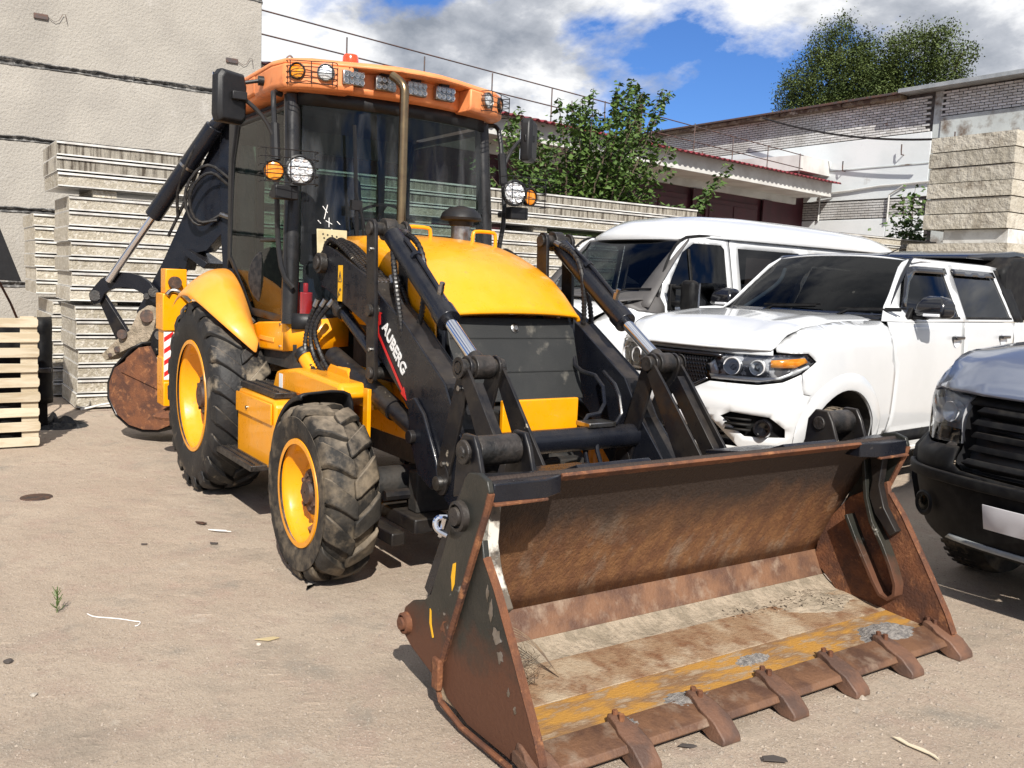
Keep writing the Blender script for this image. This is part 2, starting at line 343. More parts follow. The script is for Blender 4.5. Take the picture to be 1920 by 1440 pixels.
m_leaf3 = pm('sunny_leaf', (.10, .15, .035), .5, spec=.3)
m_bark = pm('bark', (.12, .09, .06), .9, c2=(.06, .045, .03), s=9, bump=.5, bs=30)
m_car = pm('white_car_paint', (.60, .61, .62), .25, coat=1.0, c2=(.57, .58, .59), s=2)
m_car2 = pm('dusty_white_bumper', (.60, .605, .61), .3, coat=.8, zmix=((.42, .38, .31), .36, .46, .10))
m_suv = pm('blue_grey_metallic', (.20, .225, .29), .3, m=.6, coat=1.0, c2=(.22, .245, .31), s=2, c3=(.4, .4, .4), s3=45, lo3=.72, hi3=.74)
m_trim = pm('matt_black_trim', (.004, .004, .005), .6, spec=.2, c2=(.011, .011, .011), s=12, dust=DUST, dl=.08)
m_trim2 = pm('dark_grey_trim', (.075, .07, .068), .55, c2=(.06, .056, .055), s=5)
m_glosb = pm('gloss_black', (.008, .008, .01), .2, coat=.5)
m_alloy = pm('alloy_wheel', (.6, .6, .62), .3, m=.9)
m_int = pm('car_interior', (.02, .021, .024), .8)
m_plt = pm('number_plate', (.55, .54, .56), .4)
m_hlb = pm('headlight_housing', (.10, .10, .11), .25, m=.2, c2=(.5, .5, .52), s=9, lo=.52, hi=.56)
m_hlg = pm('lamp_housing_grey', (.48, .49, .51), .3, m=.4)
m_grnd = None
# ------------------------------------------------------------------ ground
def ground_mat():
    M = pm('dusty_yard', (.385, .305, .232), .97, c2=(.44, .355, .272), s=.9, lo=.4, hi=.62, c3=(.27, .235, .19), s3=2.6, lo3=.56, hi3=.72)
    t = M.node_tree; N = t.nodes; L = t.links; b = N['Principled BSDF']; tc = [n for n in N if n.type == 'TEX_COORD'][0]; src = b.inputs['Base Color'].links[0].from_socket
    def noi(sc, det=4, rough=.6):
        n = N.new('ShaderNodeTexNoise'); n.inputs['Scale'].default_value = sc; n.inputs['Detail'].default_value = det; n.inputs['Roughness'].default_value = rough; L.new(tc.outputs['Object'], n.inputs[0]); return n.outputs[0]
    def rng(x, a, e, lo=0, hi=1):
        n = N.new('ShaderNodeMapRange'); n.inputs[1].default_value = a; n.inputs[2].default_value = e; n.inputs[3].default_value = lo; n.inputs[4].default_value = hi; L.new(x, n.inputs[0]); return n.outputs[0]
    def mix(f, a, e, mode='MIX'):
        n = N.new('ShaderNodeMix'); n.data_type = 'RGBA'; n.blend_type = mode; L.new(f, n.inputs[0])
        for k, q in ((6, a), (7, e)):
            if isinstance(q, tuple): n.inputs[k].default_value = (*q, 1)
            else: L.new(q, n.inputs[k])
        return n.outputs[2]
    c = mix(rng(noi(5, 6), .5, .68), src, (.385, .29, .225))      # pinkish brick dust
    c = mix(rng(noi(95, 4, .75), .57, .64), c, (.55, .48, .40))  # pale grit
    c = mix(rng(noi(120, 4, .75), .585, .66), c, (.13, .105, .08))
    c = mix(rng(noi(34, 6, .7), .57, .68), c, (.27, .215, .16))  # dark grit
    c = mix(rng(noi(.8, 7, .65), .56, .70), c, (.27, .225, .175))
    c = mix(rng(noi(2.2, 7, .7), .63, .74), c, (.50, .43, .35))
    L.new(c, b.inputs['Base Color'])
    b1 = N.new('ShaderNodeBump'); b1.inputs['Strength'].default_value = .8; b1.inputs['Distance'].default_value = .012; L.new(noi(95, 6, .75), b1.inputs['Height'])
    b2 = N.new('ShaderNodeBump'); b2.inputs['Strength'].default_value = .7; b2.inputs['Distance'].default_value = .05; L.new(noi(6, 8, .65), b2.inputs['Height']); L.new(b2.outputs[0], b1.inputs['Normal'])
    L.new(b1.outputs[0], b.inputs['Normal']); return M
m_grnd = ground_mat()
g = MB(); g.grid([[(x, y, 0) for x in (-300, -60, -20, 0, 20, 60, 300)] for y in (-300, -60, -20, 0, 20, 60, 300)])
g.build('ground', m_grnd, kind='structure', smooth=0, fix=False)

def tracks():
    mb = MB(); R = random.Random(8)
    for (x0, y0, x1, y1, n) in ((1.0, -2.6, 5.6, -1.95, 60), (.6, -1.75, 5.2, -1.35, 60)):
        L_ = sqrt((x1-x0)**2+(y1-y0)**2); t = Vector(((x1-x0)/L_, (y1-y0)/L_, 0)); w = Vector((-t.y, t.x, 0))
        for k in range(n):
            if R.random() < .35: continue
            c = Vector((x0, y0, 0))+t*L_*k/n
            for sd in (-1, 1):
                a = c+w*sd*R.uniform(.005, .02); b = c+w*sd*R.uniform(.09, .12)-t*.06; h = R.uniform(.001, .003)
                mb.add([a-t*.018, a+t*.012, b+t*.012, b-t*.018, (a+b)/2+Vector((0, 0, h))], [(0, 1, 4), (1, 2, 4), (2, 3, 4), (3, 0, 4)])
    return mb
tk_ = tracks().build('tyre_print', m_grnd, stuff=True, smooth=0, fix=False); tk_['label'] = 'faint tyre prints pressed into the dusty yard at left'; tk_['category'] = 'tyre print'
def pebbles():
    mb = MB(); R = random.Random(3)
    cx, cy = 6.65, -2.8
    for i in range(14000):
        dd = 1.9+9*R.random()**1.6; az = radians(R.uniform(108, 183)); x = cx+dd*cos(az); y = cy+dd*sin(az)
        if i < 3600: x = R.uniform(4.3, 6); y = R.uniform(-1.8, 3.2)
        r = R.choice([.002, .003, .003, .004, .005, .007])*(1 if R.random() < .985 else 2.2)*(1.25 if i < 3600 else 1)
        a = R.random()*6; q = [(x+r*cos(a+k*pi/2)*R.uniform(.7, 1.3), y+r*sin(a+k*pi/2)*R.uniform(.7, 1.3), r*.1) for k in range(4)]
        mb.add(q+[(x+r*.2, y, r*R.uniform(.7, 1.1))], [(0, 1, 4), (1, 2, 4), (2, 3, 4), (3, 0, 4)])
    return mb
tag(pebbles().build('gravel', pm('pebble', (.36, .30, .24), .95, c2=(.22, .19, .16), s=30, lo=.4, hi=.6), stuff=True, smooth=0, fix=False), 'small pale stones and grit scattered over the yard', 'gravel')

# ------------------------------------------------------------------ panel building, left
def jag(a, b, n, amp, R): return [(a[0]+(b[0]-a[0])*i/n, a[1]+(b[1]-a[1])*i/n+R.uniform(-amp, amp)) for i in range(n+1)]
B = thing('panel_building', 'beige rendered concrete panel building with cracked mortar joints', 'building', (-8, 2.09, 0))
R = random.Random(5); X0 = -8; zj = [-.2, 1.24, 2.28, 3.26, 4.29, 5.80, 7.3]
def off(mb, o): mb.v = [(a-o[0], b-o[1], c-o[2]) for a, b, c in mb.v]; return mb
for i in range(6):
    for ya, yb in ((-9.9, -4.0), (-3.97, 2.09)):
        pts = jag((ya, zj[i]+.03), (yb, zj[i]+.03), 60, .012, R)+jag((yb, zj[i+1]-.03), (ya, zj[i+1]-.03), 60, .012, R)
        mb = MB().prism(pts, -8.3, -8, 'x'); off(mb, B.location).build('wall_panel', m_conc, B, bevel=.012, smooth=0)
for i in range(1, 6):   # crumbling mortar pushed out of each joint
    mb = MB(); n = 260; top = []; bot = []
    y = [-9.9+12*k/n for k in range(n+1)]
    rows = []
    for k in range(n+1):
        w = .05+.05*abs(noise.noise((y[k]*1.7, i*3.1, 0)))+.035*abs(noise.noise((y[k]*9, i, 4))); j = zj[i]+.02*noise.noise((y[k]*1.3, i, 9))
        dd = [-.02, .012+.014*noise.noise((y[k]*14, i, 1)), -.03 if k % 3 else -.05, .012+.014*noise.noise((y[k]*11, i, 7)), -.02]
        rows.append([(X0+dd[q], y[k], j+w*(q-2)/2*(.8 if q < 2 else 1)) for q in range(5)])
    mb.grid(rows); off(mb, B.location).build('mortar_joint', m_joint, B, smooth=0, fix=False)
mb = MB().box((-20, -9.9, 0), (-8.3, 2.07, 7.2)); off(mb, B.location).build('wall_core', m_conc, B)
for yy, zz in ((-1.03, 4.96), (1.62, 4.80)):
    mb = MB().box((-8, yy-.09, zz-.035), (-7.97, yy+.09, zz+.035)); off(mb, B.location).build('anchor_plate', m_rail, B, bevel=.004)
    mb = MB().tube([(-7.98, yy+.09, zz), (-7.97, yy+.2, zz-.06), (-7.97, yy+.3, zz+.12), (-7.97, yy+.33, zz-.04)], .004, 4, 1); off(mb, B.location).build('wire', m_rail, B)
mb = MB().box((-8.02, 2.09, 4.3), (-7.86, 2.21, 4.68)); off(mb, B.location).build('rain_pipe_bracket', m_galv, B)
mb = MB().lathe([(.001, .06), (.05, .06), (.055, .0), (.09, 0), (.09, .03), (.055, .05)], (-8.0, -.42, 3.15), (1, 0, 0), 16); off(mb, B.location).build('pipe_stub', m_rust, B)
# ------------------------------------------------------------------ stacks of sandwich panels
ORD = ['top', 'second', 'third', 'fourth', 'fifth', 'sixth', 'seventh', 'eighth']
def slab(x0, x1, y0, y1, z0, z1, label, group, core, sheets=True, jit=.012, ends=True):
    dx = random.uniform(-jit, jit); dy = random.uniform(-jit, jit)*1.5
    t = thing('sandwich_panel', label, 'wall panel', ((x0+x1)/2, (y0+y1)/2, z0), 0, group); h = z1-z0-.004
    lx = (x1-x0)/2; ly = (y1-y0)/2
    ns = max(8, int(ly*2/.07)); rows = []
    def prof(u):    # rough sawn core outline around the four sides
        return .006*noise.noise((u*6, z0*9, x0))
    per = []
    for k in range(ns+1): per.append((lx-.008+prof(y0+k*2*ly/ns), -ly+2*ly*k/ns))
    per += [(-lx+.008, ly), (-lx+.008, -ly)]
    MB().prism([(a+dx, b+dy) for a, b in per], .007, h-.007, 'z').build('core', core, t, smooth=0)
    if sheets:
        for z in (.0, h-.007):
            mb = MB().box((-lx+dx, -ly+dy, z), (lx+dx+.012, ly+dy, z+.007)); mb.box((lx+dx+.004, -ly+dy, z-.0 if z == 0 else z-.022), (lx+dx+.012, ly+dy, z+.022 if z == 0 else z+.007))
            mb.build('metal_sheet', m_alu, t)
    return t
GRP = 'sandwich panels in the long stack behind the loader'
th = .16; XF = -4.1
names = []
for k in range(3): names.append((2.38+th*(2-k), 'upper bundle', k, 3, -1.36, 7.97))
for k in range(7): names.append((1.18+th*(6-k), 'middle bundle', k, 7, -1.26, 8.1))
for k in range(7): names.append((.02+th*(6-k), 'bottom bundle', k, 7, -1.2, 8.0))
for z0, bn, k, n, ya, yb in names:
    pos = ORD[k]+(' panel' if k else ' panel')
    ex = ', streaked' if (bn == 'upper bundle' and k == 0) else ''
    slab(XF-1.05, XF, ya, yb, z0, z0+th, 'cream panel, %s from top of the %s in the stack behind the loader%s' % ('first' if k == 0 else ORD[k], bn, ex), GRP, m_foamd if (bn == 'upper bundle' and k < 2) else m_foam)
GR2 = 'spacer blocks in the long panel stack'
for z, bn in ((2.30, 'upper'), (1.14, 'lower')):
    for ki, yy in enumerate((-.9, 1.1, 3.0, 4.9, 7.0)):
        mb = MB().box((-.45, -.12, 0), (.45, .12, .075 if z > 2 else .035)); o = mb.build('spacer_block', m_foam, bevel=.004); o.location = (XF-.5, yy, z+.001)
        tag(o, 'cream spacer block, %s from the left in the %s gap of the long panel stack' % (('first', 'second', 'third', 'fourth', 'fifth')[ki], bn), 'block', GR2)
GR3 = 'panels of the second row, seen past the left end of the stack'
for k in range(6):
    slab(XF-2.6, XF-1.5, -1.42, 5, 1.2+th*(5-k), 1.2+th*(6-k), 'cream panel of the rear row left of the long stack, %s from its top' % ('first' if k == 0 else ORD[k]), GR3, m_foam)
for k in range(7):
    slab(XF-2.45, XF-1.12, -1.30, 5, .02+th*(6-k), .02+th*(7-k), 'cream panel end beside the lower bundle under the rear row, %s from its top' % ('first' if k == 0 else ORD[k]), GR3+', lower', m_foam)
GR4 = 'panels of the farther stack behind the white van'
for k in range(4):
    slab(XF-1.1, XF, 8.7, 14.7, 2.73-th*(k+1), 2.73-th*k, 'cream panel of the farther stack behind the van roof, %s from its top' % ('first' if k == 0 else ORD[k]), GR4, m_foam)
MB().box((XF-1.0, 8.9, 0), (XF-.1, 14.5, 2.08)).build('panel_pile', m_foam); tag(bpy.data.objects['panel_pile'], 'low cream pile of panels carrying the farther stack behind the van', 'panel pile')
GR5 = 'rough textured slabs in the tall stack at the right edge'
for k in range(6):
    slab(-3.45, -1.86, 13.2, 19, 2.86+.28*(5-k), 2.86+.28*(6-k), 'rough cream slab in the tall stack at the right edge, %s from its top' % ('first' if k == 0 else ORD[k]), GR5, m_foamg, False, .02)
for k in range(3):
    slab(-3.6, -1.7, 13.0, 19, 2.6-.27*(k+1), 2.6-.27*k, 'rough cream slab under the white spacer of the tall right stack, %s down' % ('first' if k == 0 else ORD[k]), GR5, m_foamg, False, .02)
tag(MB().box((-3.1, 13.3, 2.605), (-1.9, 18, 2.855)).build('spacer_beam', m_alu, bevel=.01), 'white spacer beam between the slabs of the tall right stack', 'beam')
tag(MB().box((-3.5, 13.1, 0), (-1.8, 18.5, 1.78)).build('panel_pile', m_foamg), 'cream pile carrying the tall stack of rough slabs at right', 'panel pile')
# debris at the foot of the left stack
mb = MB().tube([(-3.93, -1.2, .03), (-3.9, -.9, .10), (-3.88, -.5, .12), (-3.9, -.1, .10)], .012, 6, 2); tag(mb.build('bent_trim_strip', m_alu), 'bent white trim strip hanging off the foot of the left stack', 'trim strip')

# ------------------------------------------------------------------ garage row with canopy
ga = Vector((-11.0, 7.4, 0)); gb = Vector((-13.57, 23.7, 0)); e = (gb-ga).normalized(); gang = atan2(e.y, e.x); gl = (gb-ga).length; ext = 9.0
G = thing('garage_row', 'low garage row with maroon doors, white canopy and red corrugated roof', 'building', ga, gang)
# local frame: x along the row, y = -normal (towards camera is negative y)
ze = 5.35; q = -ext
MB().box((q, 0, ze-.50), (gl, .12, ze-.02)).build('fascia', m_canw, G, bevel=.01)
MB().box((q, .12, ze-.50), (gl-.2, 1.3, ze-.42)).build('soffit', m_canw, G)
MB().box((q, 1.3, 0), (gl+1.5, 7, ze-.42)).build('wall', m_mar, G)
MB().box((q, 1.2, ze-.72), (gl-.2, 1.299, ze-.501)).build('lintel_band', m_canw, G)
for k in range(7):
    x = -8.4+k*3.9
    if x > gl-2: break
    f = MB().box((x, 1.24, 1.5), (x+2.9, 1.296, ze-.95)).build('garage_door', m_mar, G, bevel=.01)
    for j in range(2): MB().box((x+.15+j*1.35, 1.215, 1.6), (x+1.4+j*1.35, 1.238, ze-1.1)).build('door_leaf', m_mar, f, bevel=.01)
    MB().box((x+3.1, 1.16, 1.5), (x+3.6, 1.198, ze-.74)).build('pier', m_mar, G)
n = int((gl+ext)/.0625); top = []; 
rows = [[(q+.0625*i, yy, ze+.0+.022*(1 if (i//2) % 2 else -1)+zz) for i in range(n+1)] for yy, zz in ((-.34, -.05), (2.0, .30), (7.0, .9))]
MB().grid(rows).build('corrugated_roof', m_redr, G, smooth=0, solid=.012, fix=False)
MB().box((gl-1.6, .3, ze+.25), (gl+.6, 3.2, ze+.75)).build('roof_box', m_canw, G)
RL = thing('roof_railing', 'thin rusty railing with two rails along the garage roof edge', 'railing', ga, gang)
zr = 6.12
for dz, nm in ((.0, 'rail'), (-.42, 'rail')): MB().tube([(q+.0, .0, zr+.22+dz), (3, 0, zr+.05+dz), (gl-2, 0, zr-.12+dz)], .015, 5).build(nm, m_rail, RL)
for k in range(14):
    x = q+.5+k*1.9
    if x < gl-2: MB().cyl((x, 0, ze-.02), (x, 0, zr+(.22 if x < -3 else .05 if x < 9 else -.08)), .016, 5).build('post', m_rail, RL)
MB().box((6.1, -.02, ze), (6.26, .1, zr+.2)).build('post', m_rail, RL)

# ------------------------------------------------------------------ white brick hall, right rear
Hh = thing('brick_hall', 'old whitewashed brick hall with peeling plaster bays and rusty coping', 'building', (-16, 24, 0))
def hb(a, b, nm, m, bevel=0, **k): return off(MB().box(a, b), Hh.location).build(nm, m, Hh, bevel=bevel, **k)
WX0, WX1, WY = -26.0, 2.0, 24.0
hb((WX0, WY+.02, 0), (WX1, WY+14, 7.95), 'wall', m_mort)
hb((WX0, WY-.03, 4.75), (-10.25, WY+.02, 6.72), 'plaster_bay', m_wwall, .01)
hb((-9.97, WY-.06, 0), (WX1, WY+.02, 7.12), 'plaster_bay', m_wwal2, .01)
hb((-10.25, WY-.022, 4.0), (-9.98, WY+.019, 7.92), 'pilaster', m_wwal2, .01)
hb((WX0, WY-.028, 0), (-11.6, WY+.02, 4.10), 'plaster_bay', m_wwall, .01)
hb((-11.58, WY-.035, 0), (-10.25, WY+.02, 4.14), 'plaster_bay', m_wwall, .01)
for z in (5.75,): hb((WX0, WY-.05, z), (-10.25, WY-.032, z+.035), 'plaster_ledge', m_wwal2)
hb((WX0, WY-.45, 7.93), (-11.2, WY+.3, 8.0), 'coping', m_rail, .01)
hb((-11.2, WY-.55, 7.93), (WX1, WY+.3, 8.06), 'coping', m_galv, .01)
for x0, x1 in ((WX0, -16), (-16, -13.4), (-13.4, -11.2)):
    hb((x0+.02, WY-.36, 7.80), (x1-.02, WY+.0, 7.93), 'cornice', m_rcop, .02)
bricks = []; RB = random.Random(2)
def rows_of(z0, z1, xa, xb):
    z = z0; r = 0
    while z < z1-.01:
        x = xa+(.13 if r % 2 else 0)
        while x < xb:
            w = .245
            if x+w > xb: break
            bricks.append((x, z, RB.uniform(0, .012))); x += w+.025
        z += .083; r += 1
rows_of(6.75, 7.78, -26, -10.27); rows_of(7.15, 7.90, -10.0, 2.0-.3); rows_of(4.14, 4.72, -24, -10.3)
bricks.sort(key=lambda b: -b[0])
bm0 = MB().box((0, -.03, 0), (.245, .02, .062)); bme = None; far = MB()
vis = [b for b in bricks if b[0] < -6.8]
near = [b for b in vis if b[1] > 6.7][:300]; ns = set(near)
for b in near:
    if bme is None: ob = bm0.build('brick', m_brick, Hh, smooth=0); bme = ob.data
    else: ob = bpy.data.objects.new('brick', bme); COL.objects.link(ob); ob.parent = Hh
    ob.location = (b[0]+16, -b[2], b[1])
for b in bricks:
    if b in ns: continue
    far.box((b[0]+16, -.03-b[2], b[1]), (b[0]+16.245, .02-b[2], b[1]+.062))
far.build('brickwork', m_brick, Hh, smooth=0, stuff=True, fix=False)
for x, z in ((-15.2, 6.05), (-13.3, 5.95), (-11.15, 6.3), (-9.4, 6.5), (-19, 5.9)):
    off(MB().tube([(x, WY, z-.22), (x, WY-.16, z-.22), (x, WY-.18, z-.1), (x, WY-.18, z+.1)], .02, 6), Hh.location).build('insulator_hook', m_rail, Hh)
for pts in ([(-14.2, WY-.08, 4.1), (-14.2, WY-.08, 5.0), (-13.0, WY-.08, 5.06), (-11.9, WY-.08, 5.15), (-11.0, WY-.08, 5.16), (-9.5, WY-.08, 5.2)], [(-11.5, WY-.1, 4.0), (-11.5, WY-.1, 4.85), (-11.0, WY-.1, 5.12)]):
    off(MB().tube(pts, .03, 6), Hh.location).build('conduit', m_canw, Hh)
# sagging cable across the wall
pts = []
for i in range(25):
    t = i/24; pts.append((-16.6+6.9*t, WY-.55, 7.82-1.45*t+1.02*(t*t-t)))
tag(MB().tube(pts, .035, 6).build('cable', m_hose), 'thick black cable sagging across the white hall wall', 'cable')
# ------------------------------------------------------------------ vegetation
def leaf_mesh(name, pts, size, mat, parent, R, droop=.3):
    """pts: list of (pos, dir) ; each leaf is a folded pointed blade of four triangles"""
    mb = MB()
    for p, dn in pts:
        L_ = size*R.uniform(.7, 1.25); a = R.uniform(0, 2*pi); t = Vector((cos(a), sin(a), R.uniform(-.9, .3)-droop)).normalized(); w = t.cross(Vector((R.uniform(-.5, .5), R.uniform(-.5, .5), 1))).normalized()*L_*.42; n = t.cross(w).normalized()*L_*.12
        b = Vector(p); m = b+t*L_*.45; e_ = b+t*L_
        mb.add([b, m+w+n, e_, m-w+n, m-n*.3], [(0, 1, 4), (1, 2, 4), (2, 3, 4), (3, 0, 4)])
    return mb.build(name, mat, parent, smooth=0, stuff=True, fix=False)
def branchy(base, tips, R, r0=.03, parent=None, kink=.12):
    mb = MB(); pts = []
    for t in tips:
        b = Vector(base); t = Vector(t); P = [b]
        for i in range(1, 7):
            f = i/6; q = b.lerp(t, f)+Vector((R.uniform(-kink, kink), R.uniform(-kink, kink), 0))*f*(1-f)*3; q.x = b.x+(t.x-b.x)*f**1.2+R.uniform(-.04, .04); P.append(q)
        mb.tube(P, r0, 5, 1, rs=lambda f: r0*(1-.85*f)); pts.append(P)
    mb.build('branch', m_bark, parent, smooth=60); return pts
# bush of upright suckers behind the long stack
R = random.Random(11); BU = thing('bush', 'tall leafy bush with upright shoots behind the panel stack beside the garages', 'bush', (-7, 7.9, 0))
tips = []
for y, z in [(6.2, 4.45), (6.45, 4.2), (6.75, 4.55), (7.0, 4.85), (7.2, 4.5), (7.5, 4.9), (7.75, 5.15), (7.95, 5.0), (8.1, 5.25), (8.35, 4.6), (8.6, 4.75), (8.85, 5.0), (9.1, 5.35), (9.45, 5.5), (9.6, 5.62), (9.7, 5.4), (9.55, 4.6), (9.2, 4.2), (8.9, 3.7), (8.0, 4.4), (6.0, 3.8), (6.05, 3.3), (9.3, 3.4), (7.4, 3.6), (8.4, 3.9), (6.6, 3.6)]:
    for q in range(2): tips.append((R.uniform(-1.0, .9)+.0, y-7.9+R.uniform(-.12, .12), z-R.uniform(0, .25)*q))
trunk = MB().tube([(0, 0, 0), (.05, .05, 1.0), (0, 0, 2.2)], .09, 8).build('trunk', m_bark, BU)
P = branchy((0, 0, 1.4), tips, R, .03, BU)
lp = []
for path in P:
    for a, b in zip(path[1:], path[2:]):
        n = int((b-a).length/.012)
        for k in range(n):
            c = a.lerp(b, k/n); sp = .045+.17*max(0, min(1, (4.9-c.z)/1.8)); lp.append((c+Vector((R.gauss(0, sp), R.gauss(0, sp), R.gauss(0, sp*.5))), 0))
leaf_mesh('leaf', lp, .11, m_leaf, BU, R)
for nm, base, tips, lab, sz, sp0 in (('branch_shrub', (-7, 9.9, 2.2), [(.3, 1.5, 1.95), (.2, 1.25, 1.6), (.4, .9, 1.2), (.1, .4, 1.05), (.3, .0, 1.0)], 'leaning leafy branch showing over the panel stack in front of the maroon doors', .12, .06),
                         ('shrub', (-4.95, 15.0, 1.6), [(0, -.2, 2.1), (.1, 0, 1.8), (0, .2, 2.35), (.1, .3, 2.0), (0, .1, 1.5), (-.1, -.3, 1.6), (.1, .3, 1.4)], 'small green shrub between the white hall and the tall stack at right', .12, .14)):
    S2 = thing('shrub', lab, 'shrub', base); P = branchy((0, 0, 0), tips, R, .02, S2, .05); lp = []
    for path in P:
        for a, b in zip(path[1:], path[2:]):
            n = int((b-a).length/.014)
            for k in range(n):
                c = a.lerp(b, k/n); lp.append((c+Vector((R.gauss(0, sp0), R.gauss(0, sp0), R.gauss(0, sp0*.7))), 0))
    leaf_mesh('leaf', lp, sz, m_leaf, S2, R)
# big trees behind the hall
def big_tree(loc, H, blobs, n, R, label, sz):
    Tt = thing('tree', label, 'tree', loc, 0, 'trees behind the brick hall'); tr = MB().tube([(0, 0, 0), (.2, .1, H*.4), (0, 0, H*.9)], .3, 8, 1, rs=lambda f: .32*(1-.85*f))
    for b in blobs:
        c = Vector(b[0]); tr.tube([(0, 0, c.z*.55), Vector((c.x*.5, c.y*.5, c.z*.8)), c], .08, 5, 1, rs=lambda f: .09*(1-.8*f))
    tr.build('trunk', m_bark, Tt); lp = []
    for c, r in blobs:
        c = Vector(c); m = int(n*r[0]*r[2]); cl = []
        for k in range(int(m/26)):
            v = Vector((R.gauss(0, 1), R.gauss(0, 1), R.gauss(0, 1))).normalized()*R.uniform(.3, 1.22)**.7; cl.append(c+Vector((v.x*r[0], v.y*r[1], v.z*r[2])))
        for q in cl:
            sg = R.uniform(.10, .30)
            for k in range(26): h_ = R.gauss(0, 1); lp.append((q+Vector((R.gauss(0, sg), R.gauss(0, sg), h_*sg*1.5-.1)), 0))
    leaf_mesh('leaf', lp, sz, m_leaf2, Tt, R, .6)
big_tree((-28.3, 42, 0), 16, [((0, 0, 15.6), (1.3, 1.2, 1.3)), ((-.2, 0, 13.6), (2.2, 1.8, 1.8)), ((-2.1, 0, 12.8), (1.3, 1.2, 1.5)), ((1.8, 0, 13.4), (1.6, 1.4, 1.8)), ((0, 0, 11.2), (3.2, 2, 1.8)), ((2.2, 0, 15.0), (.9, .8, .9)), ((3.3, 0, 13.2), (1.2, 1.2, 1.5)), ((-2.7, 0, 14.2), (.5, .5, .6)), ((.7, 0, 16.7), (.5, .5, .5))], 3000, R, 'taller left tree with a dense dark crown behind the brick hall', .11)
big_tree((-23.0, 42, 0), 15, [((0, 0, 14.2), (1.5, 1.3, 1.4)), ((-1.2, 0, 13.0), (1.5, 1.4, 1.6)), ((1.6, 0, 13.4), (1.1, 1.1, 1.2)), ((2.4, 0, 12.3), (.8, .8, .7)), ((0, 0, 11.2), (2.6, 2, 1.8)), ((1.4, 0, 15.1), (.7, .7, .5)), ((2.7, 0, 14.0), (.6, .6, .4)), ((-1.3, 0, 15.2), (.6, .6, .5))], 3000, R, 'lower right tree with a feathery crown behind the brick hall', .11)
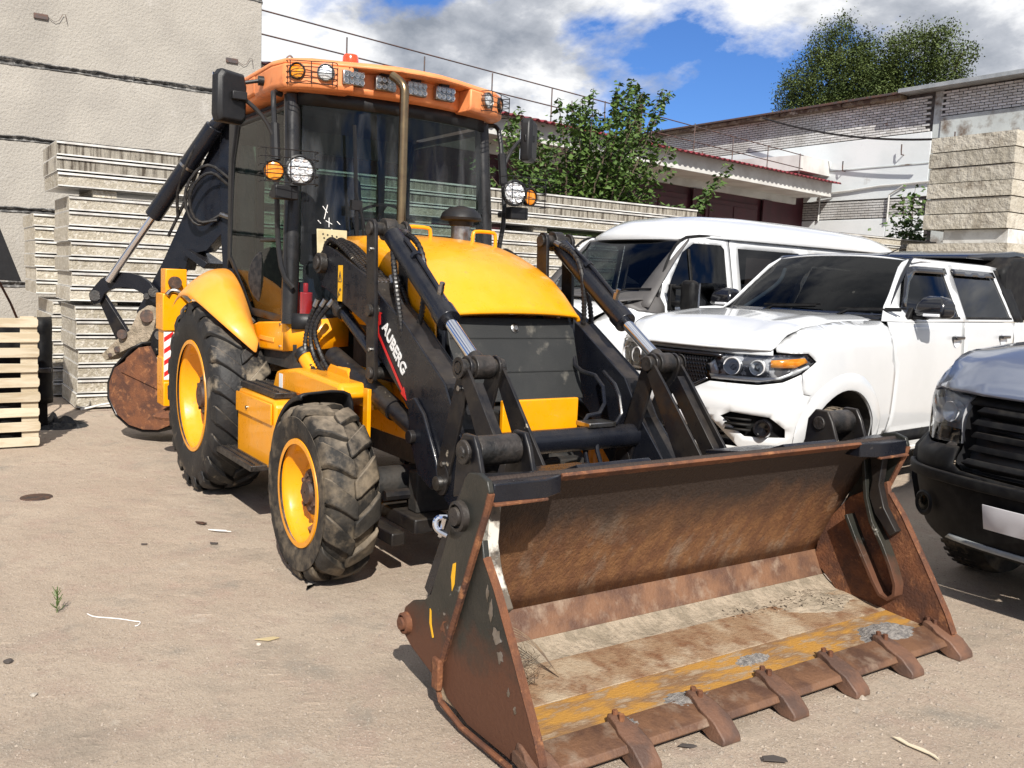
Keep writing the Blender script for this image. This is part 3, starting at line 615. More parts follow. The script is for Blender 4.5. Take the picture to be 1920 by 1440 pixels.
# ------------------------------------------------------------------ backhoe loader  (x forward, y left, z up; origin under the rear axle)
T = thing('backhoe_loader', 'yellow and black backhoe loader with faded orange cab roof and wide rusty front bucket', 'backhoe loader')
def part(mb, name, mat, parent=T, bevel=0, **k): return mb.build(name, mat, parent, bevel, **k)
def both(mb, name, mat, parent=T, bevel=0, **k):
    return [mb.build(name, mat, parent, bevel, **k), mb.mir().build(name, mat, parent, bevel, **k)]
def wheel(name, x, z, R, rr, w, yc, nl, lw, lh, skew, mat, hubr, dish, side):
    Rc = R-lh; s = side  # side -1 = machine right (outer face at negative y)
    def Y(h): return s*(w/2-h)     # h measured inward from the outer face
    mb = MB(); prof = [(rr, .05), (rr+.008, .012), (rr+.03, .0), ((rr+Rc)/2-.02, -.012), ((rr+Rc)/2+.05, -.012), (Rc-.07, .0), (Rc-.03, .02), (Rc-.012, .05), (Rc, .12), (Rc+.003, w/2)]
    prof = prof+[(r, w-h) for r, h in reversed(prof[:-1])]
    mb.lathe([(r, Y(h)) for r, h in prof], (0, 0, 0), (0, 1, 0), 72)
    for i in range(nl*2):
        sd = 1 if i % 2 else -1; t0 = pi*i/nl
        secs = []
        for f, rb, rt, hw, wd in ((-.05, Rc-.01, R-.002, .42, 0), (.12, Rc-.01, R, .5, 0), (.5, Rc-.01, R-.003, .52, 0), (.9, Rc-.02, R-.016, .62, 0), (1.0, Rc-.05, R-.035, .66, .004), (1.02, Rc-.12, Rc-.085, .6, .014)):
            y = sd*(w/2*min(f, 1)+wd-(.0 if f < 1 else 0)); a = t0+skew*(min(1, abs(f))**1.0)*(1 if f > 0 else -1)
            if f > 1: yb = sd*(w/2-.012); 
            else: yb = y
            q = []
            for da, rad, yy in ((-hw*lw/R, rb, yb), (hw*lw/R, rb, yb), (hw*lw*.8/R, rt, y), (-hw*lw*.8/R, rt, y)):
                q.append((rad*cos(a+da), yy, rad*sin(a+da)))
            secs.append(q)
        n = len(secs); vs = [p for q in secs for p in q]
        fs = [(j*4+k, j*4+(k+1) % 4, (j+1)*4+(k+1) % 4, (j+1)*4+k) for j in range(n-1) for k in range(4)]+[(0, 1, 2, 3), tuple((n-1)*4+k for k in (3, 2, 1, 0))]
        mb.add(vs, fs)
    o = mb.build(name, mat, T, bevel=.006, smooth=40); o.location = (x, yc, z)
    rb = MB().lathe([(rr-.012, Y(-.0)), (rr+.015, Y(.0)), (rr+.018, Y(.012)), (rr-.008, Y(.03)), (rr-.02, Y(.05)), (rr-.028, Y(dish*.6)), (rr-.05, Y(dish*.75)), (rr-.07, Y(dish)), (hubr+.06, Y(dish*.86)), (hubr+.02, Y(dish*.8)), (.01, Y(dish*.8))], (0, 0, 0), (0, 1, 0), 64)
    r = rb.build('rim', m_yel, o, smooth=45)
    MB().lathe([(rr+.018, Y(w)), (rr-.03, Y(w-.03)), (rr-.05, Y(dish+.02))], (0, 0, 0), (0, 1, 0), 48).build('inner_rim', m_yel, o)
    hb = MB().lathe([(hubr+.005, Y(dish*.8)), (hubr, Y(dish*.62)), (hubr*.86, Y(dish*.55)), (hubr*.55, Y(dish*.5)), (hubr*.5, Y(dish*.36)), (.005, Y(dish*.34))], (0, 0, 0), (0, 1, 0), 32)
    for k in range(8):
        a = 2*pi*k/8+.2; hb.cyl((hubr*.74*cos(a), Y(dish*.6), hubr*.74*sin(a)), (hubr*.74*cos(a), Y(dish*.45), hubr*.74*sin(a)), .014, 6)
    hb.build('hub', m_hub, o)
    a = -1.15 if s < 0 else -2
    MB().box((-.028, -.02, -.03), (.028, .02, .035), Matrix.Translation(((rr-.055)*cos(a), Y(dish*.52), (rr-.055)*sin(a))) @ Matrix.Rotation(.5, 4, 'X') @ Matrix.Rotation(.5, 4, 'Y')).build('valve_guard', m_rust, o, bevel=.004)
    return o
for s in (-1, 1):
    wheel('rear_wheel', 0, .685, .69, .385, .375, s*.885, 19, .105, .026, .26, m_rub2, .16, .17, s)
    wheel('front_wheel', 2.21, .462, .467, .268, .272, s*.972, 14, .125, .026, .24, m_rub, .12, .13, s)
# chassis
part(MB().box((-1.05, -.33, .52), (2.45, .33, .98)), 'chassis', m_und)
part(MB().box((-1.0, -.72, .98), (1.1, .72, 1.14)), 'cab_floor', m_und)
for s in (-1, 1): part(MB().box((1.15, s*.36-.02, .66), (2.45, s*.36+.02, 1.02)), 'side_frame', m_yel, bevel=.01)
part(MB().cyl((2.21, -.74, .475), (2.21, .74, .475), .09, 16).cyl((2.21, -.2, .475), (2.21, .2, .5), .16, 16), 'front_axle', m_und, bevel=.01)
part(MB().cyl((0, -.74, .7), (0, .74, .7), .15, 16), 'rear_axle', m_und)
part(MB().cyl((2.4, -.7, .45), (2.4, .7, .45), .03, 8), 'track_rod', m_worn)
part(MB().box((2.05, -.70, .2), (2.5, -.62, .27)).box((1.9, -.62, .28), (2.6, -.4, .36)), 'steering_bracket', m_worn, bevel=.01)
part(MB().box((2.40, -.56, .36), (2.50, .56, .58)), 'front_crossbeam', m_und, bevel=.01)
part(MB().prism([(2.805, .735), (2.835, .735), (2.835, .995), (2.805, .995)], -.26, .225), 'front_plate', m_yel, bevel=.006)
part(MB().box((2.55, -.24, .70), (2.80, .2, .93)), 'front_weight', m_und, bevel=.01)
part(MB().prism([(2.62, .70), (2.70, .70), (2.74, .93), (2.64, .93)], -.47, -.40), 'front_weight_ear', m_yel, bevel=.008)
# hood
def hood_rows():
    st = [(1.22, 1.82, 1.835, .44), (1.5, 1.815, 1.84, .445), (1.7, 1.785, 1.825, .45), (1.9, 1.735, 1.795, .452), (2.1, 1.665, 1.735, .455), (2.25, 1.595, 1.665, .457), (2.35, 1.53, 1.585, .452), (2.44, 1.462, 1.51, .442), (2.50, 1.42, 1.455, .432), (2.53, 1.405, 1.42, .425)]
    rows = []
    for x, ze_, zc, w in st:
        row = []
        for k in range(-12, 13):
            u = k/12; a = abs(u)
            if a < .8: y = w*(a/.8)*.93; zz = zc+(ze_-zc)*(a/.8)**2.2
            else: t = (a-.8)/.2; y = w*(.93+.07*sin(t*pi/2)); zz = ze_-(.05 if x < 2.2 else .05-.12*(x-2.2))*(1-cos(t*pi/2))
            if x < 1.6: zz -= 0
            xx = x+(.05*(1-(y/w)**2)*min(1, (x-2.2)/.2)*.6 if x > 2.2 else 0)
            row.append((xx, y if u > 0 else -y, zz))
        bot = 1.30 if x > 1.6 else 1.30
        row = [(row[0][0], -w, bot)]+row+[(row[-1][0], w, bot)] if x < 2.3 else [(row[0][0], -w, row[0][2]-.012)]+row+[(row[-1][0], w, row[-1][2]-.012)]
        rows.append(row)
    return rows
part(MB().grid(hood_rows()), 'hood', m_yel, solid=.02, smooth=50, fix=False)
part(MB().prism([(2.20, 1.56), (2.30, 1.52), (2.46, 1.36), (2.50, 1.02), (2.42, 1.02), (2.36, 1.34)], -.462, -.445), 'grille_side_panel', m_yel, bevel=.006)
part(MB().prism([(2.24, 1.54), (2.36, 1.46), (2.40, 1.02), (2.32, 1.02), (2.28, 1.34)], .40, .43), 'grille_side_panel', m_yel, bevel=.006)
part(MB().box((1.3, -.40, .98), (2.40, .40, 1.34)), 'engine_block', m_und)
mesh = part(MB().prism([(2.45, 1.40), (2.475, 1.40), (2.62, .955), (2.58, .95)], -.405, .43), 'radiator_screen', m_rad, bevel=.006)
for z in (1.29, 1.11):
    x = 2.475+(1.40-z)*.326
    MB().box((x-.004, -.40, z-.003), (x+.004, .425, z+.003)).build('screen_rib', m_rad, mesh)
MB().lathe([(.001, .012), (.012, .012), (.02, .002), (.026, .0)], (2.50, .02, 1.345), (1, 0, .3), 16).build('lock', m_stl, mesh)
for s in (-1, 1): part(MB().cyl((2.50, s*.425, .95), (2.46, s*.425, 1.42), .028, 10), 'screen_post', m_blk)
for y in (-.27, .20):
    part(MB().tube([(1.72, y, 1.80), (1.72, y, 1.885), (1.72, y+.02, 1.90), (1.72, y+.15, 1.90), (1.72, y+.17, 1.885), (1.72, y+.17, 1.80)], .012, 8, 1), 'grab_handle', m_yel)
part(MB().tube([(1.42, -.15, 1.80), (1.42, -.15, 2.70), (1.42, -.15, 2.76), (1.39, -.165, 2.80), (1.33, -.19, 2.84)], .029, 16, 2), 'exhaust_pipe', m_exh)
itk = part(MB().cyl((1.57, .2, 1.80), (1.57, .2, 1.965), .062, 24), 'air_intake', m_stl)
MB().lathe([(.06, .0), (.075, .005), (.08, .03), (.13, .04), (.134, .055), (.12, .085), (.08, .115), (.02, .13), (.001, .131)], (1.57, .2, 1.93), (0, 0, 1), 32).build('intake_cap', m_pla, itk)
part(MB().cyl((1.45, -.33, 1.82), (1.45, -.33, 1.87), .03, 12).cyl((1.45, -.33, 1.872), (1.45, -.33, 1.885), .05, 12), 'filler_cap', m_stl)
# scale plate beside the hood
sp = part(MB().prism([(-.63, 1.62), (-.44, 1.62), (-.44, 1.87), (-.64, 1.87)], 1.245, 1.255, 'x'), 'perforated_plate', m_beige, bevel=.003)
hl = MB()
for r in range(4):
    for k in range(7): hl.cyl((1.2555, -.60+.03*r+.012*k*.6, 1.84-.024*k-r*.004), (1.2575, -.60+.03*r+.012*k*.6, 1.84-.024*k-r*.004), .006, 6)
hl.build('holes', m_und, sp, stuff=True)
# ---- cab
Xc = lambda y: 1.10+.13*(1-(y/.74)**2)
def front_fn(off=0):
    def f(y, z):
        t = (z-1.29)/1.43; w = 1-.05*t
        return (Xc(y)-.10*t+off, y*w, z)
    return f
part(panel([(-.69, 1.34), (.69, 1.34), (.69, 2.68), (-.69, 2.68)], [], front_fn(), .12), 'windshield', m_glc, fix=False)
def side_fn(s, off=0):
    def f(x, z):
        t = (z-1.29)/1.43
        return (x, s*(.745-.035*t)+s*off, z)
    return f
dout = [(.30, 1.29), (.98, 1.27), (.98, 2.66), (-.08, 2.66), (-.2, 2.4), (-.22, 1.68), (.08, 1.47)]
din = [(.34, 1.34), (.93, 1.32), (.93, 2.62), (-.06, 2.62), (-.16, 2.38), (-.17, 1.70), (.12, 1.50)]
for s in (-1, 1):
    dr = part(panel(dout, [din], side_fn(s, .004), .1), 'cab_door', m_pla, solid=.03, fix=True)
    panel(din, [], side_fn(s), .2).build('door_glass', m_gld, dr, fix=False)
    MB().tube([(.55, s*.75, 1.80), (.93, s*.77, 1.80)], .012, 6).build('hinge_bar', m_pla, dr)
    part(MB().tube([(1.06, s*.735, 1.27), (1.03, s*.715, 2.0), (.96, s*.70, 2.70)], .052, 12), 'front_pillar', m_pil)
    part(MB().prism([(-.24, 1.66), (-.20, 1.66), (-.18, 2.4), (-.08, 2.70), (-.24, 2.70), (-.26, 2.3), (-.27, 1.60)], s*.69, s*.735), 'rear_pillar', m_pla, bevel=.005)
    part(MB().box((-.27, s*.5-.03, 1.2), (-.22, s*.5+.03, 2.7)), 'rear_frame', m_pla, bevel=.01)
part(MB().box((-.28, -.72, 1.1), (-.23, .72, 1.52)), 'rear_wall', m_grn)
part(MB().box((-.28, -.72, 2.52), (-.23, .72, 2.72)), 'rear_header', m_grn)
part(MB().box((-.26, -.68, 1.52), (-.255, .68, 2.52)), 'rear_glass', m_gld)
part(MB().box((-.22, -.68, 2.68), (1.02, .68, 2.70)), 'headlining', m_seat)
part(MB().box((-.42, -.71, 1.14), (1.0, .71, 1.27)), 'cab_floor_pan', m_grn)
part(panel([(-.74, 1.24), (.74, 1.24), (.74, 1.34), (-.74, 1.34)], [], front_fn(.01), .1), 'windshield_sill', m_pla, solid=.03)
part(panel([(-.72, 2.64), (.72, 2.64), (.72, 2.74), (-.72, 2.74)], [], front_fn(.012), .1), 'windshield_header', m_pla, solid=.03)
part(MB().prism([(.82, 1.27), (1.05, 1.27), (1.07, 1.72), (.96, 1.90), (.86, 1.88)], -.28, .28), 'dashboard', m_seat, bevel=.02)
part(MB().prism([(.05, 1.27), (.25, 1.27), (.25, 1.55), (.0, 1.62)], -.72, -.55), 'side_console', m_grn, bevel=.02)
st = part(MB().prism([(0, 1.27), (.46, 1.27), (.5, 1.62), (.44, 1.68), (-.02, 1.66)], -.25, .25), 'seat', m_seat, bevel=.03)
MB().prism([(-.10, 1.64), (.02, 1.66), (-.04, 2.30), (-.10, 2.36), (-.18, 2.34), (-.2, 2.2)], -.25, .25).build('seat_back', m_seat, st, bevel=.04)
part(MB().lathe([(.185, -.012), (.197, 0), (.185, .012), (.173, 0), (.185, -.012)], (.74, 0, 1.98), (-.55, 0, .85), 32).cyl((.80, 0, 1.90), (.74, 0, 1.98), .02, 8).cyl((.60, 0, 1.88), (.88, 0, 2.07), .012, 6).cyl((.74, -.18, 1.98), (.74, .18, 1.98), .012, 6), 'steering_wheel', m_pla)
part(MB().cyl((.93, -.58, 1.28), (.93, -.58, 1.47), .045, 16).cyl((.93, -.58, 1.47), (.93, -.58, 1.53), .018, 8), 'fire_extinguisher', m_sred, bevel=.01)
part(MB().lathe([(.001, 0), (.19, 0), (.21, .02), (.19, .04), (.12, .05), (.001, .05)], (.55, -.66, 1.55), (.6, -1, 0), 24), 'coiled_hose', m_hose)
# wiper
part(MB().tube([(1.30, -.30, 1.42), (1.30, -.36, 1.95), (1.285, -.40, 2.12)], .008, 5).tube([(1.29, -.385, 1.80), (1.265, -.41, 2.52)], .012, 5).box((1.26, -.43, 2.0), (1.30, -.36, 2.06)), 'wiper', m_pla)
part(MB().tube([(1.305, -.22, 1.42), (1.30, -.34, 1.9), (1.285, -.385, 2.08)], .006, 5), 'wiper_link', m_pla)
# marks drawn on the glass
mk = MB()
for a, b in (((-.56, 2.02), (-.53, 1.98)), ((-.53, 2.03), (-.55, 1.94)), ((-.54, 1.93), (-.50, 1.91)), ((-.52, 1.89), (-.52, 1.95)), ((-.55, 1.87), (-.49, 1.85)), ((-.50, 1.88), (-.54, 1.83)), ((-.59, 1.93), (-.57, 1.91)), ((-.47, 1.93), (-.45, 1.91))):
    p = Vector(front_fn(.004)(*a)); q = Vector(front_fn(.004)(*b)); mk.tube([p, q], .0028, 4)
part(mk, 'chalk_mark', m_swh)
# roof
def plan(s, fx=0):
    P = []
    half = [(-.38, .0), (-.38, .62), (-.30, .76), (.3, .80), (.92, .82), (1.06, .79), (1.16, .68), (1.22, .5), (1.30, .3), (1.345, .15), (1.355, 0)]
    H = [(x if x < .95 else x+fx, y) for x, y in half]
    pts = [(x, -y) for x, y in H]+[(x, y) for x, y in reversed(H[1:-1])]
    return [((x-.45)*s+.45, y*s) for x, y in pts]
def loft(rings):
    mb = MB(); n = len(rings[0][0]); vs = [(x, y, z) for r, z in rings for x, y in r]
    fs = [(j*n+i, j*n+(i+1) % n, (j+1)*n+(i+1) % n, (j+1)*n+i) for j in range(len(rings)-1) for i in range(n)]+[tuple(range(n-1, -1, -1)), tuple((len(rings)-1)*n+i for i in range(n))]
    return mb.add(vs, fs)
roof = part(loft([(plan(.93, -.1), 2.725), (plan(.965, -.1), 2.74), (plan(.97, -.1), 2.87)]), 'cab_roof', m_org, bevel=.015)
loft([(plan(1.0), 2.862), (plan(1.01), 2.875), (plan(.99), 2.897), (plan(.93), 2.912), (plan(.7), 2.922)]).build('roof_brim', m_org, roof, bevel=.01)
for s in (-1, 1):
    pts = [(1.0, s*.40), (1.27, s*.42), (1.235, s*.5), (1.17, s*.69), (1.07, s*.80), (.92, s*.825), (.55, s*.81), (.55, s*.70)]
    k = loft([([(x*.985, y*.97) for x, y in pts], 2.715), (pts, 2.735), (pts, 2.865)]).build('roof_corner', m_org, roof, bevel=.018)
    p2 = [(-.34, s*.70), (.56, s*.70), (.56, s*.815), (.3, s*.80), (-.28, s*.76)]
    loft([(p2, 2.75), (p2, 2.865)]).build('roof_side', m_org, roof, bevel=.012)
def lamp_face(c, r, nrm, mat, name, parent, ring=m_pla, leds=False):
    c = Vector(c); n = Vector(nrm).normalized()
    o = MB().lathe([(r*1.0, -.02), (r*1.1, -.018), (r*1.12, .012), (r*1.0, .016), (r*.97, .004)], c, n, 28).build(name, ring, parent)
    MB().lathe([(.001, .014), (r*.5, .013), (r*.9, .006), (r*.99, -.002)], c, n, 28).build('lens', mat, o)
    if leds:
        x = n.orthogonal().normalized(); x = Vector((-n.y, n.x, 0)).normalized(); y = n.cross(x); L = MB()
        for q in [(0, 0)]+[(.62*cos(pi*i/3), .62*sin(pi*i/3)) for i in range(6)]:
            L.lathe([(.001, .010), (r*.09, .012), (r*.24, .020), (r*.27, .014)], c+x*q[0]*r+y*q[1]*r, n, 10)
        L.build('led_cup', m_refl, o)
    return o
def guard(c, w, h, dpt, nrm, parent, nh=5):
    c = Vector(c); n = Vector(nrm).normalized(); x = Vector((-n.y, n.x, 0)).normalized(); z = Vector((0, 0, 1)); mb = MB(); r = .0032
    for i in range(nh):
        zz = -h/2+h*i/(nh-1); mb.tube([c-x*w/2+z*zz, c-x*w/2+n*dpt*.8+z*zz, c-x*(w/2-.02)+n*dpt+z*zz, c+x*(w/2-.02)+n*dpt+z*zz, c+x*w/2+n*dpt*.8+z*zz, c+x*w/2+z*zz], r, 4)
    for f in (-.42, 0, .42): mb.tube([c+x*w*f+n*dpt+z*(-h/2), c+x*w*f+n*dpt+z*(h/2)], r, 4)
    return mb.build('lamp_guard', m_pla, parent)
for s in (-1, 1):
    n = (1, s*.45, -.05)
    lamp_face((1.135, s*.735, 2.815), .046, (1, s*.9, 0), m_amb, 'roof_indicator', roof)
    lamp_face((1.218, s*.585, 2.815), .048, (1, s*.4, 0), m_led, 'roof_headlight', roof, ring=m_stl)
    guard((1.17, s*.65, 2.80), .30, .13, .07, (1, s*.55, 0), roof)
for y in (-.42, -.20, .02, .23):
    x = 1.262
    w = MB().box((x-.04, y-.07, 2.757), (x+.0, y+.07, 2.845)).build('work_light', m_stl, roof, bevel=.006)
    L = MB()
    for i in range(4):
        for j in range(2): L.lathe([(.001, .002), (.006, .003), (.015, .010), (.016, .004)], (x+.0005, y-.052+.035*i, 2.780+.041*j), (1, 0, 0), 10)
    L.build('led_cup', m_refl, w)
    MB().box((x+.008, y-.066, 2.76), (x+.010, y+.066, 2.842)).build('lens', m_lens, w)
    MB().box((x-.045, y-.03, 2.845), (x-.005, y+.03, 2.862)).build('lamp_bracket', m_pla, w)
bc = part(MB().cyl((1.0, -.33, 2.90), (1.0, -.33, 2.93), .055, 20), 'beacon', m_pla)
MB().lathe([(.05, 0), (.052, .01), (.05, .055), (.042, .07), (.001, .074)], (1.0, -.33, 2.93), (0, 0, 1), 24).build('beacon_lens', m_red, bc)
part(MB().tube([(.9, -.72, 2.90), (.9, -.72, 2.935), (.905, -.70, 2.955), (.91, -.68, 2.935), (.91, -.68, 2.90)], .006, 6, 2), 'lifting_eye', m_stl)
part(MB().tube([(.75, -.84, 2.80), (.73, -.92, 2.78), (.70, -1.0, 2.765)], .012, 8).cyl((.76, -.80, 2.80), (.75, -.85, 2.80), .03, 12), 'antenna', m_pla)
# mirrors and side lamps
for s in (-1, 1):
    bar = part(MB().tube([(.93, s*.76, 2.70), (.95, s*.82, 2.71), (1.0, s*.835, 2.66), (1.06, s*.84, 2.30), (1.10, s*.84, 2.05), (1.06, s*.82, 1.80), (1.10, s*.80, 1.58), (1.13, s*.74, 1.50)], .017, 10, 1), 'mirror_bar', m_pil)
    MB().cyl((1.03, s*.838, 2.50), (1.065, s*.84, 2.28), .03, 10).build('clamp', m_pla, bar)
    arm = part(MB().tube([(1.05, s*.84, 2.40), (1.04, s*.90, 2.52), (1.02, s*.98, 2.60), (1.0, s*1.04, 2.635)], .014, 8, 1), 'mirror_arm', m_pil)
    Mm = Matrix.Translation((.985, s*1.10, 2.625)) @ Matrix.Rotation(radians(18 if s < 0 else 42), 4, 'Z')
    pts = [(-.09, -.15), (.07, -.15), (.10, -.12), (.105, .08), (.085, .15), (-.07, .16), (-.10, .12), (-.105, -.11)]
    mr = part(loft([([(a*.8, b*.86) for a, b in pts], .045), (pts, .02), (pts, -.03), ([(a*.93, b*.95) for a, b in pts], -.04)]), 'mirror', m_pla, bevel=.008)
    mr.data.transform(Mm @ Matrix.Rotation(pi/2, 4, 'Z') @ Matrix.Rotation(pi/2, 4, 'X'))
    gm = MB().box((-.088, -.14, -.003), (.088, .14, .001)).build('mirror_glass', m_chr, mr); gm.data.transform(Mm @ Matrix.Translation((-.042, 0, 0)) @ Matrix.Rotation(pi/2, 4, 'Z') @ Matrix.Rotation(pi/2, 4, 'X'))
    MB().box((1.0, s*1.06-.045, 2.61), (1.06, s*1.06+.045, 2.66)).build('mirror_clamp', m_pla, mr, bevel=.006)
    # side lamp cluster
    br = part(MB().box((1.20, s*.845-.07, 2.03), (1.28, s*.845+.075, 2.115)).box((1.02, s*.845-.02, 2.05), (1.22, s*.845+.02, 2.09)), 'lamp_bracket', m_pla, bevel=.008)
    q = lamp_face((1.31, s*.775, 2.205), .082, (1, s*.0-.10, .0), m_led, 'side_headlight', T, leds=True)
    MB().lathe([(.03, -.07), (.07, -.06), (.088, -.02)], (1.31, s*.775, 2.205), (1, -.1, 0), 24).build('lamp_shell', m_pla, q)
    q2 = lamp_face((1.28, s*.925, 2.19), .057, (1, s*.25-.1, 0), m_amb, 'side_indicator', T)
    MB().lathe([(.02, -.06), (.05, -.05), (.062, -.015)], (1.28, s*.925, 2.19), (1, s*.25-.1, 0), 24).build('lamp_shell', m_pla, q2)
    guard((1.28, s*.845, 2.215), .34, .19, .10, (1, s*.10-.05, 0), T)
# wing skirt under the cab
for s in (-1, 1):
    pts = [(.36, 1.06), (1.0, 1.09), (1.0, 1.285), (.50, 1.25), (.36, 1.22)]
    sk = part(MB().prism([(a, b) for a, b in pts], s*.70, s*.755), 'cab_skirt', m_yel, bevel=.012)
    MB().box((.56, s*.758-.004, 1.135), (.84, s*.758+.004, 1.165)).build('skirt_plate', m_yel2, sk, bevel=.003)
    f = MB(); f.grid([[(1.0, s*.755, 1.09), (1.08, s*.73, 1.10), (1.19, s*.56, 1.12), (1.22, s*.40, 1.14)], [(1.0, s*.755, 1.285), (1.08, s*.73, 1.29), (1.19, s*.56, 1.31), (1.22, s*.40, 1.33)]])
    f.build('skirt_nose', m_yel, sk, solid=.03)
# bolts along the roof, skirt and arms
for s in (-1, 1):
    for x, z in ((.42, 1.24), (.95, 1.26), (.42, 1.10), (.95, 1.12)): part(MB().cyl((x, s*.755, z), (x, s*.763, z), .008, 6), 'bolt', m_stl)
# rear fenders
for s in (-1, 1):
    inner = [(-.62, .75, 1.46), (-.32, .76, 1.62), (-.04, .76, 1.595), (.18, .76, 1.48), (.38, .76, 1.31), (.50, .76, 1.15), (.53, .76, 1.07)]
    outer = [(-.56, 1.06, 1.32), (-.16, 1.11, 1.435), (.14, 1.11, 1.43), (.38, 1.07, 1.35), (.58, .98, 1.23), (.64, .87, 1.13), (.62, .79, 1.06)]
    rows = []
    for a, b in zip(inner, outer):
        r = []
        for k in range(9):
            t = k/8; p = Vector(a).lerp(Vector(b), t); bulge = .055*sin(pi*t); p += Vector((.55*bulge, 0, bulge)); r.append((p.x, s*p.y, p.z))
        e_ = Vector(b); r.append((e_.x, s*(e_.y+.004), e_.z-.03)); rows.append(r)
    fd = part(MB().grid(rows), 'rear_fender', m_yel2, solid=.012, sub=2, smooth=60, fix=False)
    MB().tube([(.03, s*.98, 1.518), (.13, s*.84, 1.515)], .005, 4).build('fender_crease', m_yel2, fd)
# steps and tanks (machine right), mirrored tank on the other side
for s in (-1, 1):
    bx = part(MB().prism([(.72, .40), (1.44, .40), (1.44, .80), (1.40, .83), (.76, .83), (.72, .80)], s*.50, s*.955), 'step_tank', m_yel, bevel=.015)
    MB().box((.72, s*.962-.006, .68), (1.40, s*.962+.006, .81)).build('tank_lid', m_yel, bx, bevel=.006)
    MB().cyl((.95, s*.968, .73), (.95, s*.976, .73), .012, 10).build('lid_screw', m_stl, bx)
    for nm, x0, x1, ya, yb, z in (('upper_step', .70, 1.36, .66, .93, .835), ('lower_step', .42, 1.32, .86, 1.06, .39)):
        stp = part(MB().box((x0, s*((ya+yb)/2)-(yb-ya)/2, z), (x1, s*((ya+yb)/2)+(yb-ya)/2, z+.035)), nm, m_grs, bevel=.004)
        tee = MB(); nn = int((x1-x0)/.034)
        for i in range(nn):
            for j in range(4): tee.cyl((x0+.02+.034*i, s*(ya+.03+j*(yb-ya-.06)/3), z+.033), (x0+.02+.034*i, s*(ya+.03+j*(yb-ya-.06)/3), z+.045), .009, 6, .006)
        tee.build('step_studs', m_worn, stp, stuff=True)
    part(MB().box((.5, s*.90-.01, .37), (.56, s*.90+.01, .55)).box((1.1, s*.90-.01, .37), (1.16, s*.90+.01, .42)), 'step_hanger', m_grs)
    tk = part(MB().prism([(.92, .84), (1.9, .86), (2.05, .93), (2.0, 1.0), (1.35, 1.02), (1.0, .97)], s*.46, s*.80), 'fuel_tank', m_yel, bevel=.025)
    MB().prism([(1.45, 1.0), (1.85, .99), (1.8, 1.06), (1.55, 1.07)], s*.52, s*.66).build('tank_hump', m_yel, tk, bevel=.015)
    MB().cyl((1.38, s*.68, .99), (1.28, s*.71, 1.08), .05, 20).build('filler_neck', m_yel, tk)
    MB().lathe([(.056, 0), (.06, .012), (.05, .018), (.05, .035), (.056, .045), (.05, .06), (.001, .063)], (1.285, s*.708, 1.075), (-.75, s*.22, .66), 20).build('filler_cap', m_pla, tk)
MB().box((1.08, -.805, .87), (1.14, -.803, .96)).build('sticker', m_swh, bpy.data.objects['fuel_tank'])
# front fenders of black rubber, over the rear half of each wheel
for s in (-1, 1):
    rows = []
    for k in range(11):
        a = radians(97+7.0*k); r = []
        for y, R1 in ((1.075, .505), (1.07, .53), (1.03, .545), (.90, .555), (.83, .55), (.79, .53), (.775, .48), (.775, .34)):
            r.append((2.21+R1*cos(a)*(1 if R1 > .4 or k < 4 else 1), s*y, .475+R1*sin(a)*(.93 if R1 > .4 else 1)-.0))
        rows.append(r)
    part(MB().grid(rows), 'front_fender', m_pla, solid=.014, smooth=45, fix=False)
    part(MB().box((2.06, s*.665-.012, .62), (2.12, s*.665+.012, .98)).box((1.8, s*.62-.01, .86), (2.1, s*.62+.01, .90)), 'fender_bracket', m_yel, bevel=.004)
# ---- loader arms
YA, YB = .50, .635
arm_pts = [(1.27, 1.60), (1.30, 1.72), (1.38, 1.77), (1.50, 1.745), (2.04, 1.575), (2.14, 1.50), (2.45, 1.36), (2.88, 1.10), (3.02, .90), (3.26, .66), (3.52, .46), (3.54, .32), (3.42, .27), (3.02, .50), (2.84, .575), (2.70, .70), (2.60, .86), (2.41, 1.01), (2.12, 1.19), (1.98, 1.33), (1.44, 1.50), (1.33, 1.52)]
def txt(s_, size, mat, parent, M, name, ex=.0015):
    cu = bpy.data.curves.new(name, 'FONT'); cu.body = s_; cu.size = size; cu.extrude = ex; cu.offset = size*.024
    ob = bpy.data.objects.new(name, cu); COL.objects.link(ob); dg = bpy.context.evaluated_depsgraph_get(); me = bpy.data.meshes.new_from_object(ob.evaluated_get(dg)); bpy.data.objects.remove(ob)
    me.materials.clear(); me.materials.append(mat); me.transform(M); o = bpy.data.objects.new(name, me); COL.objects.link(o); o.parent = parent; return o
